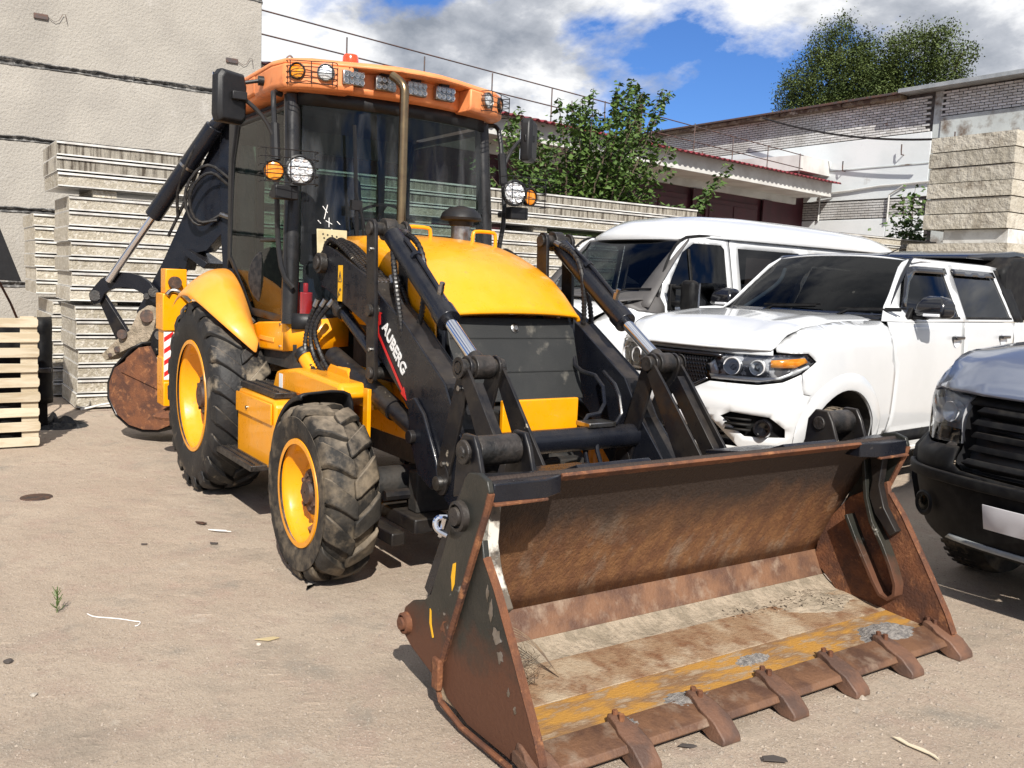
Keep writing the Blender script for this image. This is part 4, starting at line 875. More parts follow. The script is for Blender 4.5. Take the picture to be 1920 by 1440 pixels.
for s in (-1, 1):
    S_ = lambda mb: mb if s < 0 else mb.mir()
    am = part(S_(MB().prism(arm_pts, -YB, -YB+.012).prism(arm_pts, -YA-.012, -YA)), 'loader_arm', m_blk, bevel=.003)
    # boxed flanges along the arm
    fl = MB(); up = arm_pts[3:11]; lo = arm_pts[13:20]
    for pl, dz in ((up, -.008), (lo, .008)):
        for p, q in zip(pl, pl[1:]): fl.prism([(p[0], p[1]+dz-.006), (q[0], q[1]+dz-.006), (q[0], q[1]+dz+.006), (p[0], p[1]+dz+.006)], -YB+.013, -YA-.013)
    S_(fl).build('arm_flange', m_worn, am)
    S_(MB().prism([(2.55, .98), (2.62, 1.0), (2.72, .93), (2.86, .72), (2.90, .60), (2.82, .57), (2.68, .62), (2.58, .78)], -YB-.022, -YB-.001)).build('elbow_plate', m_blk, am, bevel=.006)
    S_(MB().cyl((1.37, -YB-.045, 1.66), (1.37, -YB+.0, 1.66), .062, 24).cyl((1.37, -YB-.06, 1.66), (1.37, -YB-.044, 1.66), .04, 20).cyl((1.37, -YA, 1.66), (1.37, -.38, 1.66), .05, 20)).build('pivot_boss', m_grs, am, bevel=.004)
    S_(MB().cyl((2.92, -YB-.02, .66), (2.92, -YA+.02, .66), .06, 24).cyl((2.62, -YB-.05, .80), (2.62, -YB-.018, .80), .035, 16)).build('pin', m_worn, am, bevel=.004)
    lv = part(S_(MB().plate((2.10, 1.85), (2.14, 1.07), .052, .055, -YB-.04, -YB-.018).plate((2.10, 1.85), (2.14, 1.07), .052, .055, -YA+.018, -YA+.04)), 'tipping_lever', m_worn, bevel=.004)
    S_(MB().cyl((2.10, -YB-.055, 1.85), (2.10, -YA+.055, 1.85), .036, 20).cyl((2.125, -YB-.06, 1.41), (2.125, -YA+.06, 1.41), .034, 20).cyl((2.14, -YB-.055, 1.07), (2.14, -YA+.055, 1.07), .034, 20)).build('pin', m_grs, lv, bevel=.003)
    for pz in ((2.115, 1.74), (2.135, 1.20)): S_(MB().cyl((pz[0], -YB-.05, pz[1]), (pz[0], -YB-.04, pz[1]), .012, 8)).build('bolt', m_stl, lv)
    yc = -(YA+YB)/2
    tc_ = part(S_(MB().cyl((2.16, yc, 1.815), (2.76, yc, 1.415), .055, 24).cyl((2.72, yc, 1.442), (2.79, yc, 1.395), .062, 24)), 'tilt_cylinder', m_blk, bevel=.004)
    S_(MB().cyl((2.10, yc-.035, 1.85), (2.10, yc+.035, 1.85), .06, 24).cyl((2.10, yc, 1.85), (2.18, yc, 1.80), .045, 16)).build('cylinder_eye', m_grs, tc_, bevel=.004)
    S_(MB().cyl((2.78, yc, 1.402), (3.04, yc, 1.235), .032, 24)).build('rod', m_chr, tc_)
    S_(MB().cyl((2.42, yc, 1.715), (2.44, yc, 1.70), .03, 8).tube([(2.30, yc, 1.80), (2.42, yc, 1.73), (2.62, yc, 1.59), (2.68, yc+.0, 1.545), (2.70, yc, 1.48)], .012, 8, 1)).build('oil_pipe', m_blk, tc_)
    S_(MB().cyl((2.68, yc, 1.49), (2.70, yc, 1.56), .018, 6).cyl((2.70, yc, 1.55), (2.715, yc, 1.58), .014, 6)).build('pipe_fitting', m_stl, tc_)
    # self-level rod and lift cylinder
    part(S_(MB().cyl((1.55, yc-.02, 1.385), (2.12, yc-.02, 1.10), .034, 16)), 'levelling_rod', m_blk)
    part(S_(MB().cyl((1.50, yc-.02, 1.41), (1.58, yc-.02, 1.37), .05, 16).cyl((1.53, yc-.06, 1.395), (1.53, yc+.03, 1.395), .05, 16)), 'rod_eye', m_grs, bevel=.004)
    lc = part(S_(MB().cyl((1.46, yc-.03, 1.10), (2.30, yc-.03, .885), .06, 20)), 'lift_cylinder', m_worn)
    S_(MB().cyl((2.28, yc-.03, .89), (2.56, yc-.03, .82), .05, 16)).build('rod', m_worn, lc)
    # bucket links
    la = part(S_(MB().plate((3.10, 1.20), (2.90, .62), .055, .06, -YB-.018, -YB-.002).plate((3.10, 1.20), (2.90, .62), .055, .06, -YA+.002, -YA+.018)), 'bucket_lever', m_worn, bevel=.004)
    S_(MB().cyl((3.10, -YB-.05, 1.20), (3.10, -YA+.05, 1.20), .04, 24).cyl((3.10, yc-.05, 1.20), (3.10, yc+.05, 1.20), .056, 24).cyl((3.10, yc, 1.2), (3.03, yc, 1.243), .04, 16)).build('pin', m_grs, la, bevel=.004)
    S_(MB().lathe([(.05, 0), (.05, .008), (.034, .008), (.034, .002), (.024, .002), (.024, .01), (.001, .01)], (3.10, -YB-.05, 1.20), (0, -1, 0), 20)).build('pin_cap', m_grs, la)
    S_(MB().cyl((3.06, -YB-.03, 1.10), (3.06, -YB-.018, 1.10), .014, 8).cyl((2.90, -YB-.04, .62), (2.90, -YB-.015, .62), .035, 16).cyl((2.93, -YB-.03, .72), (2.93, -YB-.018, .72), .013, 8)).build('bolt', m_stl, la)
    lb = part(S_(MB().prism([(3.06, 1.20), (3.10, 1.145), (3.145, 1.20), (3.24, 1.10), (3.56, .74), (3.55, .66), (3.40, .66)], -YB-.036, -YB-.02).prism([(3.06, 1.20), (3.10, 1.145), (3.145, 1.20), (3.24, 1.10), (3.56, .74), (3.55, .66), (3.40, .66)], -YA+.02, -YA+.036).prism([(3.18, 1.14), (3.52, .74), (3.46, .68), (3.12, 1.08)], -YB-.018, -YB+.03)), 'bucket_link', m_worn, bevel=.004)
    S_(MB().cyl((3.47, -YB-.05, .72), (3.47, -YA+.05, .72), .04, 20)).build('pin', m_grs, lb, bevel=.003)
    # hydraulic hoses
    hs = []
    hs.append([(2.13, yc+.02, 1.80), (2.26, yc-.05, 1.72), (2.34, yc-.07, 1.58), (2.40, yc-.07, 1.40), (2.42, yc-.05, 1.25), (2.30, yc, 1.22)])
    hs.append([(2.18, yc+.06, 1.84), (2.36, yc+.05, 1.78), (2.44, yc+.05, 1.66), (2.46, yc+.04, 1.50), (2.44, yc+.02, 1.33), (2.34, yc+.02, 1.24)])
    for i in range(4): hs.append([(1.30, yc+.03-.028*i, 1.66), (1.40, yc+.03-.03*i, 1.80+.02*(i % 2)), (1.58, yc+.04-.03*i, 1.77), (1.80, yc+.05-.03*i, 1.66), (2.05, yc+.05-.025*i, 1.55)])
    if s < 0:
        for i in range(3): hs.append([(1.34+.05*i, -.66+.03*i, 1.44), (1.27+.04*i, -.70, 1.27), (1.28+.06*i, -.72+.03*i, 1.10), (1.45+.05*i, -.70+.03*i, .98), (1.8+.1*i, -.66+.03*i, .93-.03*i)])
        for i in range(2): hs.append([(2.08, -.50-.03*i, 1.60), (2.25, -.50-.03*i, 1.42), (2.42, -.52-.03*i, 1.20), (2.46, -.52, 1.24)])
    for h in hs:
        ho = part(S_(MB().tube(h, .0135, 8, 2)), 'hydraulic_hose', m_hose)
        rb = MB(); P = [Vector(p) for p in h]
        for _ in range(2):
            Q = [P[0]]
            for i in range(len(P)-1): Q += [P[i]*.75+P[i+1]*.25, P[i]*.25+P[i+1]*.75]
            P = Q+[P[-1]]
        for p, q in zip(P, P[1:]):
            L_ = (q-p).length; k = int(L_/.02)
            for j in range(k):
                c_ = p.lerp(q, (j+.5)/max(1, k)); dd = (q-p).normalized()*.006; rb.cyl(c_-dd, c_+dd, .0165, 8)
        S_(rb).build('hose_guard', m_worn, ho, smooth=0)
        S_(MB().cyl(P[0], P[0]+(P[1]-P[0]).normalized()*.05, .018, 8).cyl(P[-1], P[-1]+(P[-2]-P[-1]).normalized()*.05, .018, 8)).build('hose_fitting', m_stl, ho)
ar = bpy.data.objects['loader_arm']
Rt = Matrix.Translation((2.195, -YB-.0025, 1.32)) @ Matrix.Rotation(pi/2, 4, 'X') @ Matrix.Rotation(radians(-42), 4, 'Z')
txt('AUBERG', .092, m_swh, ar, Rt, 'lettering')
Mr = Matrix.Translation((2.155, -YB-.002, 1.285)) @ Matrix.Rotation(pi/2, 4, 'X') @ Matrix.Rotation(radians(-42), 4, 'Z')
ars = MB(); ars.prism([(-.09, .085), (-.05, .05), (-.06, .02), (-.01, -.012), (.40, -.012), (.40, -.028), (.47, -.004), (.40, .022), (.40, .006), (.0, .006), (-.03, .03), (-.02, .055), (-.055, .09), (-.05, .11)], 0, .0015, 'z', Mr); ars.build('red_arrow', m_sred, ar)
Ms = Matrix.Translation((1.62, -YB-.002, 1.44)) @ Matrix.Rotation(pi/2, 4, 'X')
wl = MB().box((-.028, 0, 0), (.034, .21, .002), Ms @ Matrix.Shear('XY', 4, (0, 0)) ).build('warning_label', m_syel, ar)
MB().tube([Ms @ Vector(p) for p in ((-.02, .115, .003), (.028, .115, .003), (.004, .175, .003), (-.02, .115, .003))], .0022, 4).tube([Ms @ Vector(p) for p in ((.004, .125, .003), (.004, .155, .003))], .003, 4).tube([Ms @ Vector(p) for p in ((-.018, .02, .003), (-.008, .055, .003), (.012, .075, .003), (.022, .06, .003))], .003, 4).tube([Ms @ Vector(p) for p in ((-.012, .05, .003), (.006, .035, .003))], .0025, 4).build('warning_symbol', m_und, wl)
part(MB().cyl((2.98, -.50, .80), (2.98, .50, .80), .062, 24), 'cross_tube', m_blk)
for pts in ([(2.52, .42, 1.2), (2.60, .38, 1.12), (2.86, .36, 1.10), (2.90, .36, .92), (2.9, .2, .90), (2.95, .18, .74), (3.3, .05, .45)], [(2.75, .46, 1.12), (2.95, .40, 1.05), (3.0, .40, .88), (3.0, .22, .86), (3.05, .2, .7), (3.4, .10, .45)]):
    part(MB().tube(pts, .012, 8, 1), 'hydraulic_pipe', m_blk)
part(MB().box((2.90, .16, .86), (3.02, .34, .885)), 'pipe_clamp', m_stl, bevel=.004)
# ---- front bucket
W2 = 1.19
prof = [(4.12, .925), (4.06, .875), (4.0, .80), (3.94, .71), (3.875, .60), (3.81, .48), (3.755, .37), (3.715, .27)]
bk = part(MB().grid([[(x, y, z) for y in [-W2+.03+(2*W2-.06)*k/24 for k in range(25)]] for x, z in prof]), 'front_bucket', m_bint, solid=-.022, smooth=50, fix=False)
def inb(mb, name, mat, bevel=0, **k): return mb.build(name, mat, bk, bevel, **k)
inb(MB().prism([(3.70, .285), (3.715, .285), (3.775, .16), (3.74, .13), (3.68, .20)], -W2+.03, W2-.03), 'lower_back', m_edge, .003)
inb(MB().prism([(3.755, .175), (3.80, .14), (3.86, .112), (3.90, .11), (3.78, .06)], -W2+.03, W2-.03), 'weld_fillet', m_mud, .003)
inb(MB().prism([(3.78, .10), (3.9, .112), (4.15, .095), (4.15, .055), (3.85, .05)], -W2+.03, W2-.03), 'floor_plate', m_bflo, .002)
inb(MB().prism([(4.152, .093), (4.375, .083), (4.375, .045), (4.152, .052)], -W2+.03, W2-.03), 'floor_plate', m_byel, .002)
inb(MB().prism([(4.36, .092), (4.37, .096), (4.49, .070), (4.505, .050), (4.49, .036), (4.36, .055)], -W2+.005, W2-.005), 'cutting_edge', m_edge, .003)
sA = [(4.01, .92), (4.035, .945), (4.10, .955), (4.155, .94), (4.17, .905), (4.155, .85), (3.885, .215), (3.83, .14), (3.66, .185), (3.60, .215), (3.575, .26), (3.60, .325), (3.66, .37), (3.75, .40), (3.80, .44)]
sB = [(3.90, .60), (4.10, .72), (4.115, .66), (4.19, .57), (4.31, .39), (4.45, .17), (4.50, .07), (4.46, .035), (4.05, .035), (3.90, .075), (3.83, .14), (3.72, .22), (3.74, .4)]
for s in (-1, 1):
    y0, y1 = sorted((s*W2, s*(W2-.022))); inb(MB().prism(sA, y0, y1), 'side_plate', m_bsid, .004)
    y0, y1 = sorted((s*(W2-.024), s*(W2-.05))); inb(MB().prism(sB, y0, y1), 'clam_plate', m_bsid if s < 0 else m_rust, .004)
    rim = MB().tube([(4.165, s*(W2-.011), .90), (4.15, s*(W2-.011), .85), (3.885, s*(W2-.011), .215), (3.83, s*(W2-.011), .14)], .014, 6); inb(rim, 'edge_bead', m_rust)
    rim = MB().tube([(4.115, s*(W2-.037), .66), (4.19, s*(W2-.037), .57), (4.31, s*(W2-.037), .39), (4.45, s*(W2-.037), .17), (4.49, s*(W2-.037), .09)], .016, 6); inb(rim, 'edge_bead', m_rust)
    rim = MB().tube([(3.84, s*(W2-.011), .13), (3.90, s*(W2-.0), .065), (4.05, s*(W2-.0), .032), (4.36, s*(W2-.0), .032)], .011, 6); inb(rim, 'skid_bead', m_rust)
    inb(MB().box((3.845, s*W2-.012, .10), (3.895, s*W2+.012, .22)), 'wear_strip', m_rust, .006)
    # pivot discs
    for (x, z, r, m) in ((4.0, .785, .055, m_grs), (3.625, .27, .042, m_rust)):
        inb(MB().lathe([(r, 0), (r*.98, .022), (r*.78, .026), (r*.74, .014), (r*.62, .014), (r*.58, .034), (.002, .036)], (x, s*W2, z), (0, s, 0), 28), 'pivot_disc', m)
    # top corner boxes
    inb(MB().prism([(3.99, s*1.168), (4.165, s*1.168), (4.175, s*.96), (4.13, s*.86), (4.05, s*.86)], .862, .93, 'z'), 'corner_box', m_blk, .005)
    inb(MB().prism([(4.16, .868), (4.182, .864), (4.18, .855), (4.16, .855)], min(s*1.17, s*.95), max(s*1.17, s*.95)), 'corner_lip', m_rust, .002)
    # stiffener bow inside the clam side
    q = [(4.0, .82), (4.015, .73), (4.03, .63), (4.07, .52), (4.14, .42), (4.19, .33), (4.225, .25), (4.225, .20), (4.195, .17), (4.15, .18), (4.11, .23), (4.0, .40), (3.93, .52)]
    P = [Vector((a, 0, b)) for a, b in q]; rows = []
    for i, p in enumerate(P):
        t_ = (P[min(i+1, len(P)-1)]-P[max(i-1, 0)]).normalized(); n_ = Vector((t_.z, 0, -t_.x))*.009
        ya_, yb_ = s*(W2-.052), s*(W2-.115)
        rows.append([(p.x-n_.x, ya_, p.z-n_.z), (p.x-n_.x, yb_, p.z-n_.z), (p.x+n_.x, yb_, p.z+n_.z), (p.x+n_.x, ya_, p.z+n_.z)])
    inb(MB().grid(rows), 'stiffener_bow', m_bsid, .002, fix=True, smooth=50)
    inb(MB().prism([(4.02, .86), (4.10, .85), (4.09, .70), (4.125, .60), (4.20, .50), (4.17, .47), (4.08, .56), (4.04, .64), (4.05, .72)], min(s*(W2-.055), s*(W2-.10)), max(s*(W2-.055), s*(W2-.10))), 'inner_rail', m_whp if s < 0 else m_worn, .004)
    # brackets that carry the clam rams behind the lip
    for yy in (1.10, .88):
        inb(MB().prism([(3.80, .80), (3.82, 1.0), (3.86, 1.05), (3.93, 1.05), (3.96, 1.0), (4.0, .90), (3.93, .84)], s*yy-.011, s*yy+.011), 'ram_bracket', m_worn, .006)
    inb(MB().cyl((3.89, s*.86, .985), (3.89, s*1.12, .985), .033, 20).cyl((3.89, s*.90, .985), (3.89, s*1.08, .985), .056, 24).lathe([(.045, .0), (.045, .012), (.02, .012), (.02, .02), (.002, .02)], (3.89, s*1.12, .985), (0, s, 0), 20), 'ram_pin', m_grs, .004)
    inb(MB().cyl((3.86, s*.99, .96), (3.62, s*.99, .42), .045, 16), 'clam_ram', m_grs)
    # brackets for the bucket link, rear
    for yy in (.47, .665):
        inb(MB().prism([(3.42, .70), (3.46, .78), (3.54, .79), (3.92, .84), (3.80, .62), (3.68, .40), (3.44, .24), (3.38, .32), (3.50, .5)], s*yy-.01, s*yy+.01), 'link_bracket', m_worn, .005)
    inb(MB().prism([(3.62, .82), (3.94, .865), (4.09, .932), (4.07, .945), (3.93, .885), (3.62, .84)], s*.57-.18, s*.57+.18), 'top_gusset', m_blk, .003)
inb(MB().prism([(4.09, .905), (4.13, .935), (4.14, .925), (4.11, .90)], -.86, .86), 'lip_edge', m_rust, .002)
inb(MB().prism([(3.68, .42), (3.78, .62), (3.93, .87), (4.08, .925), (4.0, .85), (3.83, .60), (3.72, .4)], -W2+.04, W2-.04), 'back_sheet', m_blk)
# shackle on the side plate
inb(MB().tube([(3.92, -1.20, .76), (3.90, -1.235, .76), (3.905, -1.24, .72), (3.93, -1.205, .70)], .011, 8, 2).cyl((3.93, -1.215, .765), (3.90, -1.215, .69), .010, 8), 'shackle', m_chr)
inb(MB().prism([(3.955, .60), (3.975, .61), (3.97, .53), (3.955, .50), (3.945, .55)], -W2-.0015, -W2-.0003), 'yellow_paint_chip', m_syel)
inb(MB().prism([(3.80, .385), (3.81, .38), (3.815, .33), (3.835, .285), (3.825, .28), (3.80, .33)], -W2-.0015, -W2-.0003), 'yellow_paint_chip', m_syel)
inb(MB().prism([(3.88, .335), (3.90, .37), (3.93, .38), (3.90, .36), (3.92, .325), (3.94, .33), (3.92, .32), (3.90, .335), (3.885, .32)], -W2-.001, -W2-.0003), 'rust_scribble', m_rust)
RC = random.Random(4)
for cx_, cz_, rx_, rz_ in ((4.175, .50, .018, .045), (4.215, .42, .03, .035), (4.24, .36, .022, .025), (4.30, .255, .012, .02), (4.34, .215, .01, .018), (4.15, .55, .010, .03)):
    pts_ = [(cx_+rx_*RC.uniform(.45, 1.1)*cos(2*pi*k/14), cz_+rz_*RC.uniform(.45, 1.1)*sin(2*pi*k/14)) for k in range(14)]
    inb(MB().prism(pts_, -W2+.0225, -W2+.0238), 'grey_paint_chip', m_stl)
# teeth
def tooth_mb():
    mb = MB()
    secs = [(-.125, .020, .026, .060, .088), (-.117, .026, .030, .062, .106), (-.09, .030, .030, .056, .106), (-.06, .034, .034, .045, .096), (-.03, .045, .05, .02, .085), (.04, .045, .05, -.012, .062), (.092, .043, .048, -.012, .02), (.10, .040, .046, -.010, .005)]
    vs = []
    for x, wt, wb, zb, zt in secs: vs += [(x, -wb, zb), (x, wb, zb), (x, wt, zt), (x, -wt, zt)]
    n = len(secs); fs = [(j*4+k, j*4+(k+1) % 4, (j+1)*4+(k+1) % 4, (j+1)*4+k) for j in range(n-1) for k in range(4)]+[(0, 1, 2, 3), tuple((n-1)*4+k for k in (3, 2, 1, 0))]
    return mb.add(vs, fs)
tm = tooth_mb(); t0 = None
for k in range(-3, 4):
    if t0 is None: to = inb(tm, 'tooth', m_tooth, .006); t0 = to
    else: to = bpy.data.objects.new('tooth', t0.data); COL.objects.link(to); to.parent = bk; mo = to.modifiers.new('bevel', 'BEVEL'); mo.width = .006; mo.segments = 2; mo.limit_method = 'ANGLE'
    to.location = (4.475, k*.38, .012); to.scale = (1, 1, 1) if abs(k) < 3 else (.95, 1.15, 1)
    bo = MB()
    for xx in (-.105, -.07): bo.cyl((4.475+xx, k*.38, .105), (4.475+xx, k*.38, .132), .011, 6)
    inb(bo, 'tooth_bolt', m_rust)
# spoil left in the bucket
def blob(cx, cy, rx, ry, h, zb, R, nm, mat, lab):
    rows = []; n = 26
    for i in range(n+1):
        r = []
        for j in range(n+1):
            u = -1+2*i/n; v = -1+2*j/n; d_ = sqrt(u*u+v*v); edge = .75+.35*noise.noise((u*1.6+cx*5, v*1.6+cy*5, 0)); hh = h*max(0, 1-(d_/edge)**2)*(.6+.8*abs(noise.noise((u*6+cx, v*6, 3))))+.006*noise.noise((u*14, v*14, cx))-.006
            x = cx+u*rx; r.append((x, cy+v*ry, zb(x)+hh if d_ < edge*1.15 else zb(x)-.03))
        rows.append(r)
    o = MB().grid(rows).build(nm, mat, None, smooth=0, stuff=True); tag(o, lab, 'grit'); return o
zb = lambda x: .112-.026*(x-3.9)/.47 if x < 4.37 else .094-.03*(x-4.37)/.13
blob(4.36, -.40, .08, .16, .02, zb, 1, 'grit_pile', m_grav, 'grey grit patch lying on the bucket edge between the third and second tooth')
blob(4.40, -.72, .06, .08, .016, zb, 1, 'grit_pile', m_grav, 'smallest grey grit patch beside the second tooth of the front bucket')
blob(4.24, .10, .055, .14, .014, zb, 1, 'grit_pile', m_grav, 'thin grey grit patch on the middle of the bucket floor')
blob(4.33, .88, .12, .30, .035, zb, 1, 'grit_pile', m_grav, 'large grey grit pile in the far corner of the front bucket')
blob(3.93, .85, .16, .34, .035, zb, 1, 'dry_soil', m_mud, 'dry tan soil spread at the back of the bucket floor')
# ---- backhoe at the rear (folded and swung to the machine's right)
O_ = Vector((-1.5, -.3, 0)); u_ = Vector((-.77, -.64, 0)).normalized(); MBk = Matrix.Translation(O_) @ Matrix.Rotation(atan2(u_.y, u_.x), 4, 'Z')
SH = [None]
def sh_(s, z, n):   # points were taken in the mid plane of the digging arm; move each layer back into line with it
    k = SH[0] if SH[0] is not None else max(0, n)
    return (s-.82*k, z+.14*k)
def bh(pts, n0, n1, name, mat, parent=T, bevel=.004): return MB().prism([sh_(a, b, n1) for a, b in pts], n0, n1, 'y', MBk).build(name, mat, parent, bevel)
def P_(s, z, n): a, b = sh_(s, z, n if SH[0] is None else 0); return MBk @ Vector((a, n, b))
part(MB().box((-1.25, -1.02, .62), (-1.05, 1.02, .86)).box((-1.25, -1.02, 1.15), (-1.08, 1.02, 1.32)), 'rear_frame_beam', m_yel, bevel=.01)
for s in (-1, 1):
    lg = part(MB().box((-1.24, s*.91-.10, .46), (-1.04, s*.91+.10, 1.10)), 'stabiliser', m_yel, bevel=.008)
    MB().box((-1.26, s*.91-.115, 1.08), (-1.02, s*.91+.115, 1.38)).build('stabiliser_sleeve', m_yel, lg, bevel=.008)
    MB().box((-1.22, s*.91-.085, 1.38), (-1.06, s*.91+.085, 1.58)).build('stabiliser_head', m_yel, lg, bevel=.008)
    MB().box((-1.255, s*.91-.108, .46), (-1.03, s*.91+.108, .66)).build('stabiliser_foot', m_yel, lg, bevel=.008)
    MB().lathe([(.12, 0), (.16, .01), (.17, .03), (.10, .07), (.04, .10)], (-1.14, s*.91, .34), (0, 0, 1), 24).build('foot_pad', m_rust, lg)
    MB().cyl((-1.0, s*.93, 1.47), (-1.04, s*.93, 1.47), .05, 20).build('pin', m_hub, lg)
    for i in range(4):
        z0 = .70+.095*i; MB().prism([(s*1.012, z0), (s*.94, z0+.05), (s*.94, z0+.09), (s*1.012, z0+.04)], -1.036, -1.0385, 'x').build('red_stripe', m_sred, lg)
    MB().box((-1.0385, min(s*1.014, s*.935), .68), (-1.0362, max(s*1.014, s*.935), 1.07)).build('stripe_board', m_swh, lg)
    MB().tube([(-1.0, s*1.0, 1.37), (-1.02, s*.96, 1.41), (-1.0, s*.90, 1.40), (-.98, s*.82, 1.32)], .018, 8, 2).build('lock_pin', m_stl, lg)
part(MB().box((-1.5, -.42, .75), (-1.22, -.12, 1.5)), 'king_post', m_blk, bevel=.02)
bh([(-.10, 1.3), (.12, 1.35), (.16, 1.9), (.18, 2.6), (.14, 2.92), (.04, 2.93), (-.06, 2.6), (-.14, 1.9)], -.09, .09, 'boom', m_blk)
dip = bh([(-.02, 2.93), (.10, 2.96), (.16, 2.92), (.20, 2.75), (.34, 2.50), (.52, 2.08), (.76, 1.62), (1.04, 1.16), (.98, 1.08), (.88, 1.12), (.80, 1.28), (.58, 1.58), (.52, 1.56), (.48, 1.70), (.30, 1.74), (.12, 1.92), (.04, 2.15), (-.03, 2.5)], -.075, .075, 'dipper', m_blk)
bh([(.30, 1.62), (.52, 1.74), (.56, 1.70), (.34, 1.57)], -.14, .14, 'dipper_bracket', m_blk, dip, .003)
bh([(.10, 2.20), (.0, 2.20), (-.02, 2.0), (.04, 1.95), (.10, 2.05)], .078, .084, 'yellow_label', m_syel, dip, 0)
cy = part(MB().cyl(P_(.24, 2.78, .17), P_(.86, 2.01, .17), .075, 24), 'bucket_cylinder', m_blk, bevel=.004)
MB().cyl(P_(.50, 2.458, .17), P_(.515, 2.44, .17), .079, 24).build('cylinder_band', m_stl, cy)
MB().cyl(P_(.84, 2.03, .17), P_(1.34, 1.42, .17), .034, 20).build('rod', m_chr, cy)
MB().cyl(P_(.12, 2.87, -.11), P_(.12, 2.87, .24), .06, 20).cyl(P_(.12, 2.87, .17), P_(.26, 2.76, .17), .05, 12).build('pin', m_blk, cy, bevel=.004)
arc = []
for i in range(9):
    t = i/8; a = pi*(.02+.84*t); arc.append((1.17-.36*cos(a), 1.27+.24*sin(a)))
inn = []
for i in range(9):
    t = i/8; a = pi*(.05+.80*t); inn.append((1.17-.24*cos(a), 1.26+.11*sin(a)))
ty = bh([(.84, 1.24), (.79, 1.29)]+arc+[(1.56, 1.30), (1.55, 1.24), (1.50, 1.20), (1.44, 1.22)]+list(reversed(inn)), .10, .135, 'curved_link', m_blk)
MB().cyl(P_(1.49, 1.28, .06), P_(1.49, 1.28, .16), .05, 20).cyl(P_(.86, 1.34, .05), P_(.86, 1.34, .15), .045, 20).cyl(P_(.93, 1.30, .13), P_(.93, 1.30, .15), .03, 16).build('pin', m_grs, ty, bevel=.003)
bh([(1.50, 1.33), (1.42, 1.33), (1.10, .92), (1.18, .86), (1.27, .90)], .05, .095, 'tipping_link', m_worn)
hi = bh([(.82, 1.18), (.92, 1.22), (1.02, 1.16), (1.12, .98), (1.22, .92), (1.36, .80), (1.43, .74), (1.38, .69), (1.25, .76), (1.08, .84), (1.0, .82), (.90, .92), (.86, 1.0)], -.03, .14, 'quick_hitch', m_mud)
MB().cyl(P_(.93, 1.12, -.05), P_(.93, 1.12, .17), .06, 20).cyl(P_(1.20, .94, -.05), P_(1.20, .94, .18), .045, 20).cyl(P_(1.25, .80, .13), P_(1.25, .80, .155), .03, 12).cyl(P_(1.33, .745, .13), P_(1.33, .745, .15), .02, 12).build('pin', m_hub, hi, bevel=.004)
# bucket: side plate and curved shell
SH[0] = .27
side = [(.80, .99), (.90, 1.02), (.99, .98), (1.02, .86), (1.14, .78)]
shell = [(1.20, .72), (1.30, .62), (1.36, .48), (1.36, .34), (1.28, .20), (1.15, .11), (1.0, .08), (.84, .09), (.68, .16), (.58, .25)]
bb = bh([(.90, .85)]+[(1.12, .72)]+[(a-.03, b+.01) for a, b in shell[1:]]+[(.55, .30), (.72, .55)], .26, .285, 'backhoe_bucket', m_rust)
bh([(.90, .85)]+[(1.12, .72)]+[(a-.03, b+.01) for a, b in shell[1:]]+[(.55, .30), (.72, .55)], -.285, -.26, 'bucket_side', m_rust, bb)
rows = [[P_(a, b, n) for n in (-.25, 0, .25)] for a, b in [(1.0, .86), (1.12, .80)]+shell]
MB().grid([[tuple(p) for p in r] for r in rows]).build('bucket_shell', m_worn, bb, solid=.02, fix=False)
bh([(1.19, .60), (1.13, .73), (1.0, .83), (.90, .85), (.76, .62), (.71, .44)], .286, .300, 'cheek_plate', m_rust, bb, .003)
bh([(.78, .96), (.84, 1.02), (.92, 1.02), (.98, .96), (1.0, .84), (1.12, .74), (1.08, .68), (.90, .78), (.82, .86)], .10, .14, 'bucket_ear', m_worn, bb)
bh([(1.20, .74), (1.34, .62), (1.38, .5), (1.40, .36), (1.34, .34), (1.30, .5), (1.22, .64)], .15, .19, 'bucket_rib', m_blk, bb)
MB().cyl(P_(.90, .94, .06), P_(.90, .94, .16), .04, 16).build('pin', m_stl, bb)
for k in range(5):
    n = -.24+.12*k; MB().prism([sh_(a, b, n) for a, b in [(.74, .16), (.62, .20), (.50, .235), (.48, .25), (.60, .26), (.74, .22)]], n-.03, n+.03, 'y', MBk).build('bucket_tooth', m_tooth, bb, bevel=.005)
SH[0] = None
for pts in ([(.10, 2.95, .12), (.30, 2.80, .20), (.50, 2.5, .25), (.62, 2.25, .2), (.6, 2.0, .12)], [(.08, 2.3, .1), (.30, 2.42, .22), (.52, 2.2, .26), (.44, 1.95, .2), (.20, 2.0, .12)], [(.06, 2.35, .1), (.34, 2.5, .2), (.58, 2.2, .24), (.44, 1.9, .18), (.16, 2.05, .1)], [(.7, 1.85, .10), (.50, 2.2, .1), (.32, 2.62, .10)]):
    part(MB().tube([P_(*p) for p in pts], .014, 8, 2), 'hydraulic_hose', m_hose)
part(MB().cyl(P_(.16, 2.05, .12), P_(.0, 2.0, .14), .025, 8).cyl(P_(.12, 2.98, .1), P_(.2, 3.02, .12), .02, 8), 'hose_fitting', m_stl)
